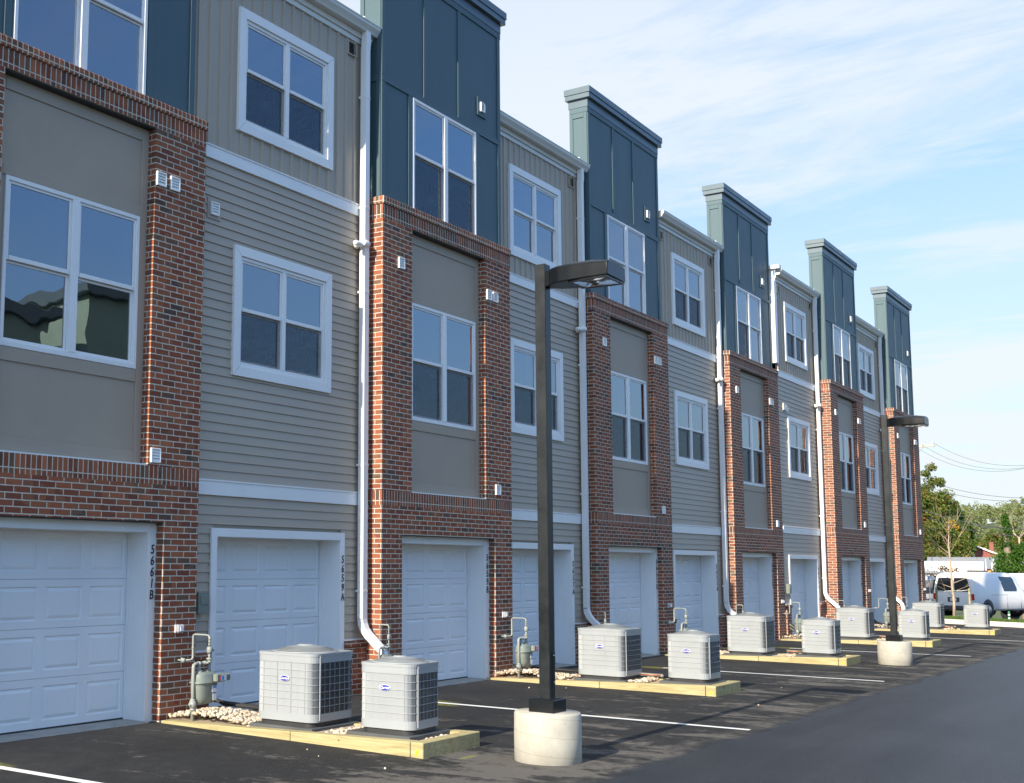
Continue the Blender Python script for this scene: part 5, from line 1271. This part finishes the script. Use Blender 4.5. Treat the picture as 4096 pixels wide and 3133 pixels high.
# ------------------------------------------------------------------ utility pole and wires
up = thing('utility_pole', 'wooden utility pole hidden behind the last tower with its crossarm end showing', 'utility pole', (72.3, 6.15, -1.3))
b = MB(); b.tube([(0,0,-.5), (0,0,11.0)], [.17, .12], 10); b.build('pole', M['bark'], up)
b = MB(); b.bbox(-.06, .06, -1.2, 1.2, 10.05, 10.17, .01, rot=None) if False else b.box(-.06, .06, -1.25, 1.2, 10.05, 10.17); b.tube([(.0, -.62, 10.05), (0, -.12, 9.55)], .03, 6); b.build('crossarm', M['crosswood'], up)
for y in (-1.15, -.55, .6, 1.1):
    b = MB(); b.lathe([(.03, 0), (.05, .05), (.03, .08), (.05, .12), (0, .16)], (0, y, 10.17), 10); b.build('insulator', M['rim'], up)
def wire(a, c, sag, r, label, grp='utility wires crossing the sky'):
    a, c = Vector(a), Vector(c); e = c+(c-a)*.25
    pts = []
    for i in range(21):
        f = i/20*1.25; p = a.lerp(c, f) if f <= 1 else a+(c-a)*f; p = p.copy(); p.z -= 4*sag*f*(1-f) if f <= 1 else -4*sag*f*(f-1); pts.append(p)
    b = MB(); b.tube(pts, r, 6); tag(b.build('power_line', M['wire'], None), label, 'wire', grp)
wire((72.3, 5.0, 9.0), (62.0, -.94, 6.71), .42, .008, 'topmost thin wire leaving the crossarm end')
wire((72.3, 5.6, 8.90), (62.0, -.93, 6.60), .55, .008, 'second thin wire below the crossarm')
wire((72.3, 5.9, 8.75), (62.0, -.93, 6.56), .62, .008, 'third thin wire, meeting the second at the right edge')
wire((63.5, 4.6, 6.6), (56.43, -1.56, 4.84), .30, .010, 'upper of the two mid-height wires over the pale sky')
wire((63.4, 4.8, 6.4), (56.44, -1.55, 4.70), .36, .010, 'lower of the two mid-height wires over the pale sky')
wire((58.6, 3.3, 4.55), (53.13, -1.91, 3.345), .20, .018, 'thick upper black cable crossing in front of the hill')
wire((58.9, 2.9, 4.1), (53.16, -1.90, 3.05), .20, .018, 'thick lower black cable crossing in front of the hill')
wire((96, 8.5, 5.6), (86, -2.5, 4.75), .2, .02, 'pale thin wire over the upper hillside')
wire((96, 8.5, 5.0), (86, -2.5, 4.15), .2, .02, 'pale thin wire over the lower hillside')

# ------------------------------------------------------------------ the building across the lane, mirrored in the nearest windows
ob = thing('green_building', 'grey-green building mirrored in the lower panes of the leftmost window', 'building', (16, -27, -.1), 0)
b = MB(); b.box(-3, 8.4, -9, 0, 0, 11.0); b.build('wall', M['greenwall'], ob)
b = MB(); b.bbox(-3.3, 8.7, -9.3, .35, 11.0, 11.5, .03); b.build('cornice', M['coping'], ob)
b = MB(); b.box(10.5, 13.2, -6, -.2, 0, 12.4); b.build('corner_tower', M['greenwall'], ob)
b = MB(); b.bbox(10.2, 13.5, -6.3, .1, 12.4, 12.8, .03); b.build('cornice', M['coping'], ob)
b = MB(); b.box(13.25, 26, -8, -.6, 0, 9.9); b.build('side_wing', M['whitewall'], ob)
b = MB(); b.bbox(13.25, 26.3, -8.3, -.3, 9.9, 10.2, .03); b.build('cornice', M['gutter'], ob)
for x in (-1.6, 2.2, 6.0, 15, 19):
    for z in (1.5, 4.6, 7.4):
        y = .03 if x < 9 else -.57
        b = MB(); b.bbox(x, x+1.7, y-.05, y+.03, z, z+1.5, .01); wn_ = b.build('window', M['white'], ob); b = MB(); b.box(x+.1, x+1.6, y+.031, y+.036, z+.1, z+1.4); b.build('pane', M['vglass'], wn_)
for (px, py, s_) in ((33, -20, 1.0), (40, -24, 1.25)):
    tree('broadleaf_tree', 'tree mirrored low in the panes of tower 5659B' if px == 33 else 'taller tree mirrored low in the panes of bay 5657A', (px, py, -.2), 2.0*s_, blob(0, 0, 3.8*s_, 1.8*s_, 1.8*s_, 1.7*s_, 16, .6, 1.1), 2500, .17, 'leaf_green', px)
